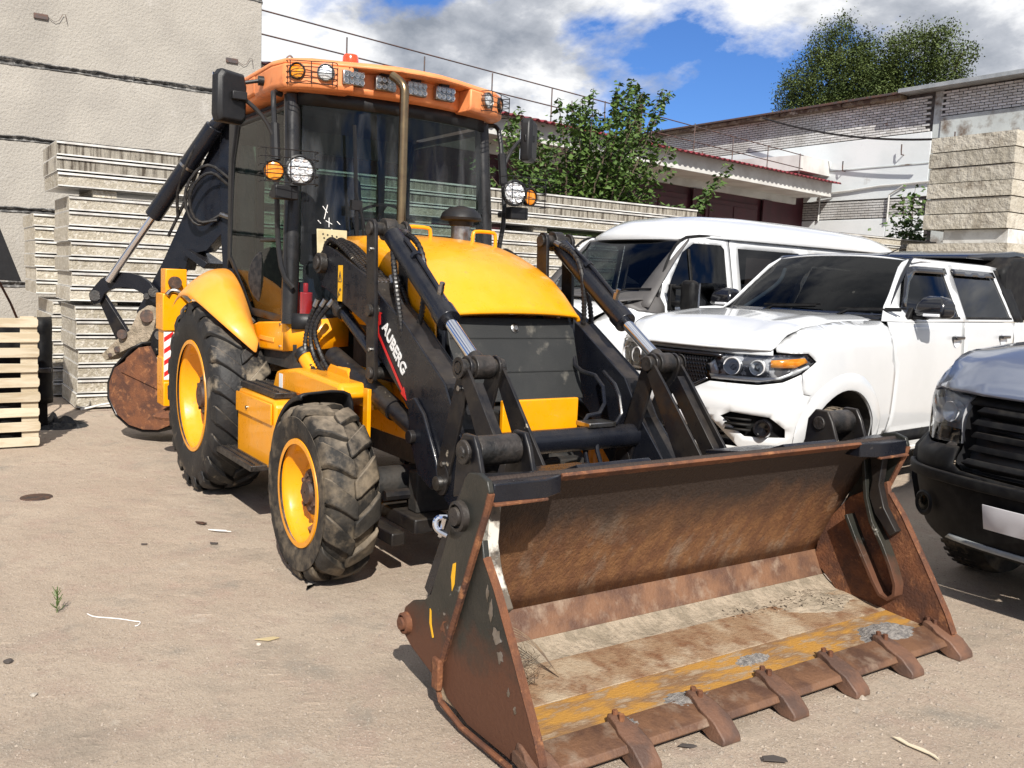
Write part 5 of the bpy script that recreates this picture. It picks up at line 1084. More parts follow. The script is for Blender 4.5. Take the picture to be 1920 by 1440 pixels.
# ------------------------------------------------------------------ vehicles (local: x forward from the rear axle, y left, z up)
def interp(tab, x):
    if x <= tab[0][0]: return tab[0][1]
    for (a, b), (c, e_) in zip(tab, tab[1:]):
        if x <= c: return b+(e_-b)*(x-a)/(c-a)
    return tab[-1][1]
def sm(t): t = max(0, min(1, t)); return t*t*(3-2*t)
class Body:
    def __init__(s, plan, zt, shoulder, belt, tumble, bump, base=.4):
        P = [Vector(p) for p in plan]
        for _ in range(5):
            Q = [P[0]]
            for i in range(len(P)-1): Q += [P[i]*.75+P[i+1]*.25, P[i]*.25+P[i+1]*.75]
            P = Q+[P[-1]]
        s.P = P; s.L = [0]
        for a, b in zip(P, P[1:]): s.L.append(s.L[-1]+(b-a).length)
        s.zt, s.sh, s.belt, s.tumble, s.bump, s.base = zt, shoulder, belt, tumble, bump, base
    def at(s, u):
        a = abs(u); i = 0
        while i < len(s.L)-2 and s.L[i+1] < a: i += 1
        t = (a-s.L[i])/(s.L[i+1]-s.L[i]); p = s.P[i].lerp(s.P[i+1], t)
        j0 = max(0, i-13); j1 = min(len(s.P)-1, i+14); d_ = (s.P[j1]-s.P[j0]).normalized(); n = Vector((d_.y, -d_.x))
        if n.y < 0 and n.x < 0: n = -n
        if u < 0: p = Vector((p.x, -p.y)); n = Vector((n.x, -n.y))
        return p, n
    def S(s, x):        # arc position of a side station x
        for i in range(len(s.P)-1, 0, -1):
            if s.P[i].x <= x <= s.P[i-1].x and s.P[i].y > .5: return s.L[i-1]+(s.L[i]-s.L[i-1])*(s.P[i-1].x-x)/max(1e-6, s.P[i-1].x-s.P[i].x)
        return s.L[-1]
    def Y(s, y):        # arc position of a nose point y
        for i in range(len(s.P)-1):
            if s.P[i].y <= y <= s.P[i+1].y: return s.L[i]+(s.L[i+1]-s.L[i])*(y-s.P[i].y)/max(1e-6, s.P[i+1].y-s.P[i].y)
        return s.L[-1]
    def f(s, off=0):
        def g(u, z):
            p, n = s.at(u); ins = -off; x = p.x; zt = interp(s.zt, x)
            w = sm((x-s.sh[0])/(s.sh[1]-s.sh[0])); t = max(0, min(1, (z-(zt-s.sh[3]))/s.sh[3])); ins += w*s.sh[2]*(1-sqrt(max(0, 1-t*t*.98)))
            if z > s.belt: ins += (z-s.belt)*s.tumble*(1-w*0)+.10*sm((x-1.0)/1.3)*min(1, (z-s.belt)/.1)*(1-w)
            if z < .62: ins += (.62-z)*.16
            ins += .018*((min(z, 1.4)-.95)/.45)**2
            fr = sm((n.x-.15)/.5)
            if z < s.bump[0]: ins -= s.bump[1]*sm((s.bump[0]-z)/.09)*max(fr, sm((x-s.bump[2])/.1))
            return (p.x-n.x*ins, p.y-n.y*ins, z)
        return g
def bpan(B_, name, mat, parent, outline, holes=(), off=0, step=.07, solid=.012, bevel=0):
    return panel(outline, list(holes), B_.f(off), step).build(name, mat, parent, bevel, solid=solid, smooth=40)
def car_wheel(parent, x, y, z, R, rr, w, side, rim=m_alloy, spokes=6, name='wheel'):
    s = side
    o = MB().lathe([(rr, s*.0), (rr+.01, s*.02), ((R+rr)/2, s*.03), (R-.03, s*.015), (R-.005, -s*.01), (R, -s*.04), (R, -s*(w-.05)), (R-.02, -s*w), (rr, -s*w)], (0, 0, 0), (0, 1, 0), 48)
    for i in range(36):
        a = 2*pi*i/36
        for yy in (-.02, -.07, -.13): o.cbox((0, 0, 0), (.012, .02, .004), Matrix.Translation((R*cos(a), s*yy, R*sin(a))) @ Matrix.Rotation(-a+pi/2, 4, 'Y'))
    o = o.build(name, m_rub, parent, smooth=40); o.location = (x, y, z)
    MB().lathe([(rr, s*.012), (rr-.012, s*.012), (rr-.03, -s*.02), (rr-.04, -s*.12), (.02, -s*.12)], (0, 0, 0), (0, 1, 0), 40).build('rim', rim, o)
    sp = MB()
    for i in range(spokes):
        a = 2*pi*i/spokes; M_ = Matrix.Rotation(-a, 4, 'Y'); q = [(0, .03), (rr-.01, .045), (rr-.01, -.045), (0, -.03)]
        sp.prism([(px_, pz_) for px_, pz_ in q], s*.0, -s*.03, 'y', M_)
    sp.cyl((0, s*.015, 0), (0, -s*.04, 0), .05, 16)
    sp.build('spokes', rim, o, bevel=.006); return o
def recess(B_, outline, depth, parent, name, mat):
    """walled recess following an outline, floor included"""
    f0 = B_.f(-.013); f1 = B_.f(-depth-.008); n = len(outline); P = []
    for i in range(n):
        a = Vector(outline[i]); b = Vector(outline[(i+1) % n]); k = max(1, int((b-a).length/.03)); P += [a.lerp(b, j/k) for j in range(k)]
    mb = MB(); m = len(P); mb.add([f0(*p) for p in P]+[f1(*p) for p in P], [(i, (i+1) % m, (i+1) % m+m, i+m) for i in range(m)])
    fl = panel(outline, [], f1, .08); k = len(mb.v); mb.v += fl.v; mb.f += [tuple(i+k for i in f) for f in fl.f]
    return mb.build(name, mat, parent, smooth=30, fix=False)

# ---- white pickup
PK = thing('pickup_truck', 'white double cab pickup with black grille, amber indicators and black mirror beside the loader', 'pickup truck', (1.075, 6.084, 0), radians(-83.68))
pb = Body([(3.88, 0), (3.87, .2), (3.83, .45), (3.74, .68), (3.60, .84), (3.38, .93), (3.1, .955), (2.6, .95), (2.2, .94), (1, .94), (0, .935), (-1.3, .93)],
          [(2.2, 1.405), (2.95, 1.395), (3.4, 1.345), (3.7, 1.245), (3.88, 1.175)], (2.0, 2.5, .19, .17), 1.40, .44, (.855, .05, 3.45))
SX, SY = pb.S, pb.Y
xA, xB, xC = 2.31, 1.00, .02
arch = [(2.98+.475*cos(a), .40+.475*sin(a)) for a in [radians(q) for q in range(-5, 186, 12)]]      # x,z
archS = [(SX(min(x, 3.5)), z) for x, z in arch]
hlo = [(.30, .925), (.27, 1.04), (.37, 1.13), (.60, 1.135), (.98, 1.15), (1.06, 1.095), (.94, 1.02), (.80, .955), (.66, .925)]
hlo = [(SY(min(y, .80))+(y-.80 if y > .8 else 0), z) for y, z in hlo]
gro = [(-.41, 1.13), (.41, 1.13), (.30+.01, 1.04), (.335, .93), (.20, .865), (-.20, .865), (-.335, .93), (-.31, 1.04)]
gro = [(-.38, 1.125), (.38, 1.125), (.265, 1.04), (.285, .925), (.16, .86), (-.16, .86), (-.285, .925), (-.265, 1.04)]
for s in (-1, 1):
    Sg = lambda L: [(s*a, b) for a, b in L]
    # fender: from headlight to door, above the bumper line
    sF0 = SX(3.50)
    fo = [(SX(xA)-.004, .50), (SX(2.52), .46)]+[(a, b) for a, b in reversed(archS) if b > .45 and a > SX(3.42)-.01][::1]
    fo = [(SX(2.50), .44)]+[(SX(x), z) for x, z in reversed(arch) if z > .44 and x < 3.44]+[(SX(3.42), .85), (hlo[6][0]+.03, .86), (hlo[6][0]+.01, 1.01), (hlo[5][0]+.012, 1.10), (hlo[4][0]+.01, 1.162), (hlo[4][0]-.11, 1.158), (SY(.76), 1.165), (SY(.75), 1.21), (SX(3.60), 1.275), (SX(3.5), 1.315)]
    fo += [(SX(3.42), interp(pb.zt, 3.42)-.002), (SX(3.2), interp(pb.zt, 3.2)-.002), (SX(2.9), interp(pb.zt, 2.9)-.002), (SX(2.6), 1.40), (SX(2.33), 1.40), (SX(2.318), 1.25), (SX(2.283), 1.12), (SX(2.243), .98), (SX(2.253), .48)]
    fe = bpan(pb, 'fender', m_car, PK, Sg(fo), step=.04)
    # arch flare
    fl = MB(); rows = []
    for q in range(-2, 183, 8):
        a = radians(q); r = []
        for rr_, off_ in ((.61, .001), (.59, .010), (.50, .016), (.478, .012), (.478, -.05)):
            x = 2.98+rr_*cos(a)*1.0; z = .40+rr_*sin(a)
            r.append(pb.f(off_)(s*SX(min(x, 3.55)), max(.42, z)))
        rows.append(r)
    fl.grid(rows).build('wheel_arch', m_car, fe, smooth=50, fix=False)
    rows = [[(x, s*.60, z), (x, s*.93, z)] for x, z in arch]; MB().grid(rows).build('wheel_well', m_und, PK)
    # doors
    d1 = bpan(pb, 'door', m_car, PK, Sg([(SX(2.275), 1.395), (SX(2.31), 1.25), (SX(2.275), 1.12), (SX(2.235), .98), (SX(2.245), .48), (SX(xB)-.004, .48), (SX(xB)-.004, 1.395)]))
    d2 = bpan(pb, 'door', m_car, PK, Sg([(SX(xB)+.004, 1.395), (SX(xB)+.004, .48), (SX(.62), .48), (SX(.45), .62), (SX(.36), .85), (SX(.0), .95), (SX(-.12), 1.395)]))
    for dd, hx in ((d1, 1.17), (d2, .17)):
        p = pb.f(.03)(s*SX(hx), 1.26); q = pb.f(.0)(s*SX(hx), 1.24)
        MB().box((hx-.09, min(q[1], p[1]+s*.015), 1.245), (hx+.09, max(q[1], p[1]+s*.015), 1.275)).build('door_handle', m_glosb, dd, bevel=.008)
        MB().lathe([(.001, .004), (.05, .004), (.062, .007)], (hx, q[1], 1.235), (0, s, .02), 20).build('handle_cup', m_refl, dd)
    MB().lathe([(.001, .004), (.012, .004), (.014, 0)], (1.12, pb.f(0)(s*SX(1.12), 1.02)[1], 1.02), (0, s, 0), 12).build('key_lock', m_stl, d1)
    # greenhouse
    w1 = [(1.97, 1.43), (1.075, 1.43), (1.10, 1.86), (1.66, 1.86), (1.80, 1.76), (1.97, 1.52)]; w2 = [(.955, 1.43), (-.06, 1.43), (.02, 1.80), (.06, 1.86), (.93, 1.86)]
    go = [(2.31, 1.402), (-.14, 1.402), (-.10, 1.92), (1.62, 1.93), (1.78, 1.86), (2.10, 1.58)]
    gh = bpan(pb, 'cab_side', m_car, PK, Sg([(SX(x), z) for x, z in go]), [Sg([(SX(x), z) for x, z in w]) for w in (w1, w2)], step=.08)
    for w in (w1, w2):
        wi = bpan(pb, 'side_window', m_gldk, gh, Sg([(SX(x), z) for x, z in w]), off=-.012, solid=0)
        x0, x1 = min(a for a, b in w), max(a for a, b in w)
        bpan(pb, 'window_seal', m_trim, wi, Sg([(SX(x1), 1.425), (SX(x0), 1.425), (SX(x0), 1.445), (SX(x1), 1.445)]), off=.004, solid=.01)
        top = [(x, z) for x, z in w if z > 1.7 or x > 1.9]
    vis = [(1.95, 1.52), (1.79, 1.76), (1.68, 1.86), (1.60, 1.875), (1.08, 1.875), (1.08, 1.82), (1.60, 1.82), (1.72, 1.74), (1.90, 1.52)]
    bpan(pb, 'wind_deflector', m_glosb, gh, Sg([(SX(x), z) for x, z in vis]), off=.022, solid=.006)
    bpan(pb, 'wind_deflector', m_glosb, gh, Sg([(SX(x), z) for x, z in [(.96, 1.875), (.05, 1.875), (.03, 1.82), (.96, 1.82)]]), off=.022, solid=.006)
    bpan(pb, 'corner_trim', m_trim, gh, Sg([(SX(-.10), 1.405), (SX(-.32), 1.405), (SX(-.27), 1.90), (SX(-.02), 1.90)]), off=.006)
    # bed side
    bpan(pb, 'bed_side', m_car, PK, Sg([(SX(-.12), 1.395), (SX(-.12), .95), (SX(-.4), .75), (SX(-.5), .5), (SX(-1.29), .5), (SX(-1.29), 1.40)]), step=.12)
    bpan(pb, 'sill', m_trim, PK, Sg([(SX(2.24), .475), (SX(2.26), .36), (SX(.5), .36), (SX(.6), .475)]), off=.01)
    MB().box((.55, s*.99-.07, .35), (2.3, s*.99+.07, .39)).build('running_board', m_alu, PK, bevel=.012)
    # mirror
    Y_ = s*1.05
    mm = loft([([(1.83, Y_-.115), (1.95, Y_-.115), (1.97, Y_+.10), (1.86, Y_+.125)], 1.435), ([(1.80, Y_-.13), (1.99, Y_-.13), (2.01, Y_+.12), (1.83, Y_+.15)], 1.47), ([(1.80, Y_-.12), (1.98, Y_-.12), (2.0, Y_+.12), (1.83, Y_+.15)], 1.55), ([(1.82, Y_-.09), (1.95, Y_-.09), (1.96, Y_+.09), (1.85, Y_+.12)], 1.605), ([(1.86, Y_-.04), (1.92, Y_-.04), (1.92, Y_+.05), (1.88, Y_+.05)], 1.62)]).build('mirror', m_glosb, PK, bevel=.02, smooth=60)
    MB().box((2.00, Y_-.03, 1.452), (2.03, Y_+.10, 1.475)).build('mirror_indicator', m_refl, mm, bevel=.004)
    MB().prism([(2.04, 1.41), (1.86, 1.41), (1.86, 1.46), (1.95, 1.52)], s*.86, s*.90).build('mirror_base', m_trim, mm, bevel=.01)
    MB().box((1.86, min(s*.9, s*1.0), 1.42), (1.97, max(s*.9, s*1.0), 1.455)).build('mirror_foot', m_trim, mm, bevel=.01)
    # headlight
    hl_ = recess(pb, Sg(hlo), .032, PK, 'headlight', m_hlb)
    bpan(pb, 'headlight_glass', m_lens, hl_, Sg(hlo), off=.003, solid=0)
    f_ = pb.f(-.012)
    for yy, r_ in ((.475, .066), (.65, .056)):
        c = Vector(f_(s*SY(yy), 1.04)); n_ = Vector((1, s*.25, 0))
        MB().lathe([(.001, -.035), (r_*.5, -.03), (r_*.85, .0), (r_*.9, .012), (r_, .014), (r_*1.04, .0), (r_*1.04, -.03)], c, n_, 24).build('projector', m_refl, hl_)
        MB().lathe([(.001, .0), (r_*.35, -.004), (r_*.5, -.018)], c, n_, 16).build('bulb_lens', m_lens, hl_)
    bpan(pb, 'headlight_indicator', m_amb, hl_, Sg([(SY(.73), 1.10), (SY(.8)+.17, 1.125), (SY(.8)+.20, 1.095), (SY(.8)+.09, 1.05), (SY(.73), 1.045)]), off=-.015, solid=.004)
    bpan(pb, 'headlight_trim', m_refl, hl_, Sg([(SY(.32), .932), (SY(.30), .968), (SY(.66), .968), (SY(.78), .98), (SY(.8)+.20, 1.075), (SY(.8)+.215, 1.06), (SY(.8)+.12, 1.02), (SY(.79), .965), (SY(.66), .935)]), off=-.008, solid=.004)
    bpan(pb, 'headlight_trim', m_refl, hl_, Sg([(SY(.315), .96), (SY(.29), 1.04), (SY(.33), 1.075), (SY(.37), 1.0), (SY(.37), .96)]), off=-.014, solid=.004)
    # fog recess
    fog = [(.43, .665), (.50, .705), (.74, .685), (.83, .60), (.84, .535), (.60, .525)]; fog = [(SY(min(a, .8))+max(0, a-.8), b) for a, b in fog]
    fr_ = recess(pb, Sg(fog), .06, PK, 'fog_recess', m_trim)
    c = Vector(pb.f(.02)(s*SY(.705), .60)); MB().lathe([(.001, -.03), (.04, -.02), (.05, .006), (.065, .008), (.07, -.03)], c, (1, s*.3, 0), 24).build('fog_lamp_ring', m_glosb, fr_)
    for zz in (.57, .61, .65): bpan(pb, 'fog_slat', m_trim, fr_, Sg([(SY(.47), zz), (SY(.64), zz), (SY(.64), zz+.012), (SY(.47), zz+.012)]), off=.02, solid=.03)
    car_wheel(PK, 2.98, s*.90, .365, .365, .215, .24, s); car_wheel(PK, 0, s*.90, .365, .365, .215, .24, s)
# bumper
fogR = [(SY(min(a, .8))+max(0, a-.8), b) for a, b in [(.43, .665), (.50, .705), (.74, .685), (.83, .60), (.84, .535), (.60, .525)]]
low = [(-.30, .70), (.30, .70), (.40, .60), (.56, .44), (-.56, .44), (-.40, .60)]
sE = SX(3.44); topb = [(SX(3.42), .845), (hlo[6][0]+.03, .855), (hlo[6][0]+.0, 1.005), (hlo[7][0], .942), (hlo[8][0], .912), (SY(.31), .912), (SY(.17), .845), (SY(.0), .842)]
ob_ = topb+[(-a, b) for a, b in reversed(topb[:-1])]+[(-SX(3.44), .70), (-SX(3.46), .50), (-SX(3.50), .43), (-SY(.6), .39), (SY(.6), .39), (SX(3.50), .43), (SX(3.46), .50), (SX(3.44), .70)]
bpan(pb, 'front_bumper', m_car2, PK, ob_, [[(SY(abs(a))*(1 if a > 0 else -1), b) for a, b in low], fogR, [(-a, b) for a, b in fogR]], step=.05)
lo_ = recess(pb, [(SY(abs(a))*(1 if a > 0 else -1), b) for a, b in low], .07, PK, 'lower_intake', m_glosb)
for zz in (.48, .54): bpan(pb, 'intake_slat', m_trim, lo_, [(-.42, zz), (.42, zz), (.42, zz+.015), (-.42, zz+.015)], off=-.02, solid=.03)
pl_ = bpan(pb, 'number_plate', m_plt, PK, [(-.26, .56), (.26, .56), (.26, .67), (-.26, .67)], off=.01, solid=.004)
bpan(pb, 'nose_panel', m_car, PK, [(-SY(.74), 1.138), (SY(.74), 1.138), (SY(.74), 1.20), (-SY(.74), 1.20)], off=.002, step=.05)
gr_ = recess(pb, gro, .05, PK, 'grille', m_mesh)
gm_ = MB(); f_ = pb.f(-.02)
for r in range(9):
    z = .875+.03*r; L_ = []
    for k in range(-14, 15):
        y = k*.025+(.0125 if r % 2 else 0); xlim = interp([(.86, .16), (.925, .285), (1.04, .265), (1.125, .37)], z)
        if abs(y) < xlim-.01: L_.append(y)
    for y in L_:
        gm_.tube([f_(y-.0125, z), f_(y-.006, z+.012), f_(y+.006, z+.012), f_(y+.0125, z)], .004, 4).tube([f_(y-.0125, z), f_(y-.006, z-.012), f_(y+.006, z-.012), f_(y+.0125, z)], .004, 4)
gm_.build('grille_mesh', m_glosb, gr_, stuff=True, fix=False)
bpan(pb, 'grille_bar', m_glosb, gr_, [(-.385, 1.105), (.385, 1.105), (.39, 1.13), (-.39, 1.13)], off=.012, solid=.02)
bpan(pb, 'grille_frame', m_glosb, gr_, [(-.30, .93), (-.17, .852), (.17, .852), (.30, .93), (.285, .94), (.16, .872), (-.16, .872), (-.285, .94)], off=.008, solid=.02)
em = MB().lathe([(.038, -.006), (.046, -.004), (.05, .004), (.044, .008), (.036, .004)], f_(0, 1.02), (1, 0, 0), 28)
em.tube([f_(-.09, 1.03), Vector(f_(-.03, 1.02))+Vector((.02, 0, 0)), Vector(f_(0, 1.0))+Vector((.02, 0, 0)), Vector(f_(.03, 1.02))+Vector((.02, 0, 0)), f_(.09, 1.03)], .006, 5).build('emblem', m_glosb, gr_)
# hood
def hood_pt(x, y):
    zt = interp(pb.zt, x); w = .76; t = abs(y)/w
    return (x, y, zt+.002+.045*(1-t*t)*sm((3.9-x)/.5)+.012*sm((t-.62)/.1)*(1-sm((t-.8)/.2)))
ho = []
def hx(y): p, n = pb.at(SY(abs(y))); return p.x-.012
fr = [(hx(y), y) for y in (-.72, -.6, -.4, -.2, 0, .2, .4, .6, .72)]
hout = fr+[(3.45, .765), (3.1, .77), (2.36, .77), (2.33, .6), (2.39, .3), (2.41, 0), (2.39, -.3), (2.33, -.6), (2.36, -.77), (3.1, -.77), (3.45, -.765)]
def hood_map(x, y):
    X_, Y_, Z_ = hood_pt(x, y); d_ = hx(min(abs(y), .72))-x
    if d_ < .16: Z_ = Z_+(1.178-Z_)*(1-sm(d_/.16)**.8)
    return (X_, Y_, Z_)
panel(hout, [], hood_map, .045).build('hood', m_car, PK, solid=.015, smooth=50)
panel([(2.42, -.78), (2.42, .78), (2.22, .78), (2.26, 0), (2.22, -.78)], [], lambda x, y: (x, y, 1.405+.02*(1-(y/.78)**2)), .1).build('cowl', m_trim, PK, solid=.01)
# windshield & roof
def ws(off=0, W0=.80, W1=.665):
    def g(u, v): # u -1..1, v 0..1
        w = W0+(W1-W0)*v; x = 2.32-.70*v-.10*(u*u)*(1-.3*v)+off*.6; return (x, u*w, 1.41+.545*v+.02*(1-u*u)*v+off*.7+.03*sin(pi*v))
    return g
fw = panel([(-1, 0), (1, 0), (1, 1), (-1, 1)], [[(-.945, .07), (.945, .07), (.93, .94), (-.93, .94)]], ws(), .12).build('windshield_frame', m_glosb, PK, solid=.01)
panel([(-.945, .07), (.945, .07), (.93, .94), (-.93, .94)], [], ws(.0), .12).build('windshield', m_glv, fw, fix=False)
for y in (-.30, .42): MB().tube([ws(.03)(y/.8, .0), ws(.05)(y/.8+.1, .045), ws(.045)(y/.8+.62, .085)], .014, 5).tube([ws(.04)(y/.8-.05, .075), ws(.04)(y/.8+.66, .11)], .010, 4).build('wiper', m_trim, fw)
rows = []
for i in range(13):
    x = 1.66-i*.15; r = []
    for k in range(-10, 11):
        t = k/10; y = .685*(abs(t)**.9)*(1 if t > 0 else -1); z = 1.93+.055*(1-t*t)**.8-(.02 if i == 0 else 0)-(.005 if i == 12 else 0); r.append((x-.06*t*t*(1 if i < 2 else .3), y, z))
    rows.append(r)
MB().grid(rows).build('roof', m_car, PK, solid=.015, smooth=60, fix=False)
MB().tube([(.95, .05, 1.98), (.55, .10, 2.12)], .006, 5).cyl((.97, .05, 1.975), (.90, .06, 2.0), .022, 10, .012).build('antenna', m_trim, PK)
rl = MB().prism([(.35, 2.0), (.30, 2.03), (-.75, 2.12), (-1.0, 2.12), (-1.1, 2.06), (-.8, 2.06), (-.3, 2.0)], -.60, .60); rl.build('bed_cover', m_glosb, PK, bevel=.02)
MB().prism([(-.16, 1.41), (-.10, 1.90), (-.30, 2.04), (-1.0, 2.06), (-1.25, 1.9), (-1.28, 1.41)], -.78, .78).build('bed_cover_side', m_trim, PK, bevel=.04)
# interior
MB().box((-.4, -.80, .5), (2.2, .80, .95)).box((1.75, -.78, .95), (2.28, .78, 1.36)).build('interior', m_int, PK)
for y in (-.38, .38):
    MB().box((.75, y-.24, .95), (1.2, y+.24, 1.15)).prism([(.72, 1.1), (.86, 1.1), (.80, 1.62), (.66, 1.62)], y-.24, y+.24).prism([(.66, 1.64), (.76, 1.64), (.74, 1.82), (.66, 1.82)], y-.13, y+.13).build('seat', m_int, PK, bevel=.03)
MB().lathe([(.175, -.012), (.187, 0), (.175, .012), (.163, 0), (.175, -.012)], (1.62, .38, 1.42), (-.8, 0, .5), 24).build('steering_wheel', m_trim, PK)
MB().tube([ws(-.04)(-.80, .10), ws(-.06)(-.68, .35), ws(-.06)(-.62, .55), ws(-.04)(-.72, .75)], .018, 8, 2).build('grab_handle', m_canw, PK)
MB().box((-.42, -.7, .95), (-.38, .7, 1.90)).build('rear_bulkhead', m_int, PK); MB().box((-.35, -.66, 1.89), (1.5, .66, 1.915)).build('headliner', m_int, PK)
MB().box((-.9, -.7, .35), (3.5, .7, .6)).build('chassis', m_und, PK); MB().box((2.4, -.62, .6), (3.6, .62, 1.1)).build('engine_bay', m_und, PK)

# ---- white van
VN = thing('passenger_van', 'white high roof van with black windshield surround parked behind the pickup', 'van', (-1.063, 5.429, 0), radians(-87.7))
vb = Body([(2.92, 0), (2.91, .25), (2.86, .5), (2.74, .72), (2.58, .86), (2.35, .93), (2.0, .955), (1.5, .96), (.5, .96), (-1, .96), (-2.1, .95), (-2.3, .93)],
          [(1.9, 1.50), (2.2, 1.45), (2.5, 1.36), (2.75, 1.24), (2.92, 1.12)], (1.95, 2.25, .22, .22), 1.42, .20, (.78, .05, 2.3))
VX, VY = vb.S, vb.Y
for s in (-1, 1):
    Sg = lambda L: [(s*a, b) for a, b in L]
    va = [(2.2+.43*cos(radians(q)), .42+.43*sin(radians(q))) for q in range(0, 181, 12)]
    fo = [(VX(1.93), .45)]+[(VX(x), z) for x, z in reversed(va) if z > .44 and x < 2.50 and x > 1.85]+[(VX(2.5), .78), (VY(.72)+.05, .80), (VY(.70)+.09, 1.0), (VY(.74), 1.19), (VY(.73), 1.235), (VX(2.68), 1.265), (VX(2.5), 1.355), (VX(2.35), 1.405), (VX(2.2), 1.445), (VX(1.93), 1.50)]
    bpan(vb, 'fender', m_car, VN, Sg(fo), step=.07)
    w1 = [(1.82, 1.40), (.97, 1.44), (.97, 2.02), (1.02, 2.06), (1.42, 2.06), (1.58, 1.96), (1.74, 1.70), (1.83, 1.52)]
    dr = bpan(vb, 'door', m_car, VN, Sg([(VX(x), z) for x, z in [(1.92, .48), (1.92, 1.50), (1.86, 1.66), (1.72, 1.92), (1.60, 2.06), (1.45, 2.13), (.90, 2.14), (.89, .48)]]), [Sg([(VX(x), z) for x, z in w1])])
    wi = bpan(vb, 'door_window', m_gldk if s > 0 else m_gld, dr, Sg([(VX(x), z) for x, z in w1]), off=-.012, solid=0)
    bpan(vb, 'window_divider', m_trim, wi, Sg([(VX(1.50), 1.42), (VX(1.46), 1.42), (VX(1.47), 2.0), (VX(1.50), 2.0)]), off=0, solid=.01)
    w2 = [(.76, 1.42), (-.30, 1.42), (-.30, 2.04), (.76, 2.04)]; w3 = [(-.5, 1.42), (-1.9, 1.42), (-1.9, 2.04), (-.5, 2.04)]
    sd = bpan(vb, 'side_panel', m_car, VN, Sg([(VX(x), z) for x, z in [(.88, .48), (.88, 2.14), (-2.25, 2.14), (-2.25, .48)]]), [Sg([(VX(x), z) for x, z in w]) for w in (w2, w3)], step=.12)
    for w in (w2, w3): bpan(vb, 'side_window', m_gldk, sd, Sg([(VX(x), z) for x, z in w]), off=-.008, solid=0)
    gt = [Vector(vb.f(.012)(s*VX(x), z)) for x, z in [(1.97, 1.5), (1.9, 1.66), (1.76, 1.92), (1.64, 2.06), (1.47, 2.14), (.9, 2.15), (-1, 2.15), (-2.25, 2.15)]]
    MB().tube(gt, .014, 6, 1).build('roof_gutter', m_trim, VN)
    mi = MB().cbox((1.84, s*1.17, 1.52), (.055, .085, .155)).build('mirror', m_trim, VN, bevel=.04)
    MB().cbox((1.775, s*1.17, 1.52), (.012, .07, .13)).build('mirror_glass', m_chr, mi); MB().cbox((1.86, s*1.03, 1.44), (.025, .08, .02)).cbox((1.86, s*1.03, 1.60), (.025, .08, .015)).cbox((1.86, s*.955, 1.50), (.04, .02, .13)).build('mirror_arm', m_trim, mi, bevel=.008)
    hlv = [(VY(.50), .98), (VY(.46), 1.12), (VY(.62), 1.20), (VY(.80)+.08, 1.17), (VY(.80)+.06, 1.02)]
    h_ = recess(vb, Sg(hlv), .05, VN, 'headlight', m_refl); bpan(vb, 'headlight_glass', m_lens, h_, Sg(hlv), off=.003, solid=0)
    car_wheel(VN, 2.2, s*.90, .36, .36, .2, .22, s, m_stl); car_wheel(VN, -.9, s*.90, .36, .36, .2, .22, s, m_stl)
bo_ = [(VX(2.5), .775), (VY(.72)+.05, .79), (VY(.70)+.05, 1.0), (VY(.48), .97), (VY(.45), 1.10)]
bpan(vb, 'front_panel', m_car, VN, bo_+[(-a, b) for a, b in reversed(bo_)]+[(-VX(2.5), .40), (VX(2.5), .40)], step=.08)
def vhood(x, y): return (x, y, interp(vb.zt, x)+.05*(1-(y/.8)**2)-(.03 if x > 2.8 else 0))
def vx(y): p, n = vb.at(VY(abs(y))); return p.x-.03
panel([(vx(y), y) for y in (-.7, -.4, 0, .4, .7)]+[(2.45, .74), (2.0, .76), (2.12, .4), (2.16, 0), (2.12, -.4), (2.0, -.76), (2.45, -.74)], [], vhood, .08).build('hood', m_car, VN, solid=.012, smooth=50)
def vws(off=0):
    def g(u, v):
        w = .905-.115*v; x = 2.19-.64*v-.09*u*u*(1-.25*v)+off*.7; return (x, u*w, 1.47+.63*v+off*.6+.03*sin(pi*v)+.01*(1-u*u))
    return g
fw = panel([(-1.03, -.10), (1.03, -.10), (1.0, 1), (-1.0, 1)], [[(-.78, .10), (.78, .10), (.88, .955), (-.88, .955)]], vws(), .12).build('windshield_frame', m_trim2, VN, solid=.01)
panel([(-.78, .10), (.78, .10), (.88, .955), (-.88, .955)], [], vws(), .12).build('windshield', m_glv, fw, fix=False)
for y in (-.5, .35): MB().tube([vws(.03)(y, .0), vws(.03)(y+.3, .10), vws(.02)(y+.6, .13)], .010, 5).build('wiper', m_trim, fw)
rows = []
for i, (x, zt_, w) in enumerate([(1.615, 2.10, .74), (1.54, 2.19, .76), (1.42, 2.27, .79), (1.25, 2.34, .82), (.95, 2.385, .84), (.4, 2.41, .85), (-.4, 2.41, .85), (-1.2, 2.40, .85), (-1.9, 2.37, .85), (-2.2, 2.32, .83), (-2.32, 2.22, .80)]):
    r = []
    for k in range(-12, 13):
        t = k/12; y = w*sin(t*pi/2)**1 if False else w*(abs(t)**.8)*(1 if t > 0 else -1); base = 2.13 if i else 2.095; z = base+(zt_-base)*(1-abs(t)**3.2)**.75; r.append((x-.14*t*t*(1 if i < 3 else .5 if i < 5 else 0), y, z))
    rows.append(r)
MB().grid(rows).build('roof', m_car, VN, smooth=70, fix=False, solid=.012)
MB().box((-2.2, -.85, .5), (1.9, .85, .9)).box((1.5, -.8, .9), (2.1, .8, 1.42)).build('interior', m_int, VN)
for y in (-.42, .42): MB().box((.75, y-.24, .9), (1.2, y+.24, 1.2)).prism([(.70, 1.1), (.86, 1.1), (.78, 1.72), (.62, 1.72)], y-.23, y+.23).prism([(.64, 1.73), (.74, 1.73), (.72, 1.93), (.64, 1.93)], y-.13, y+.13).build('seat', m_int, VN, bevel=.04)
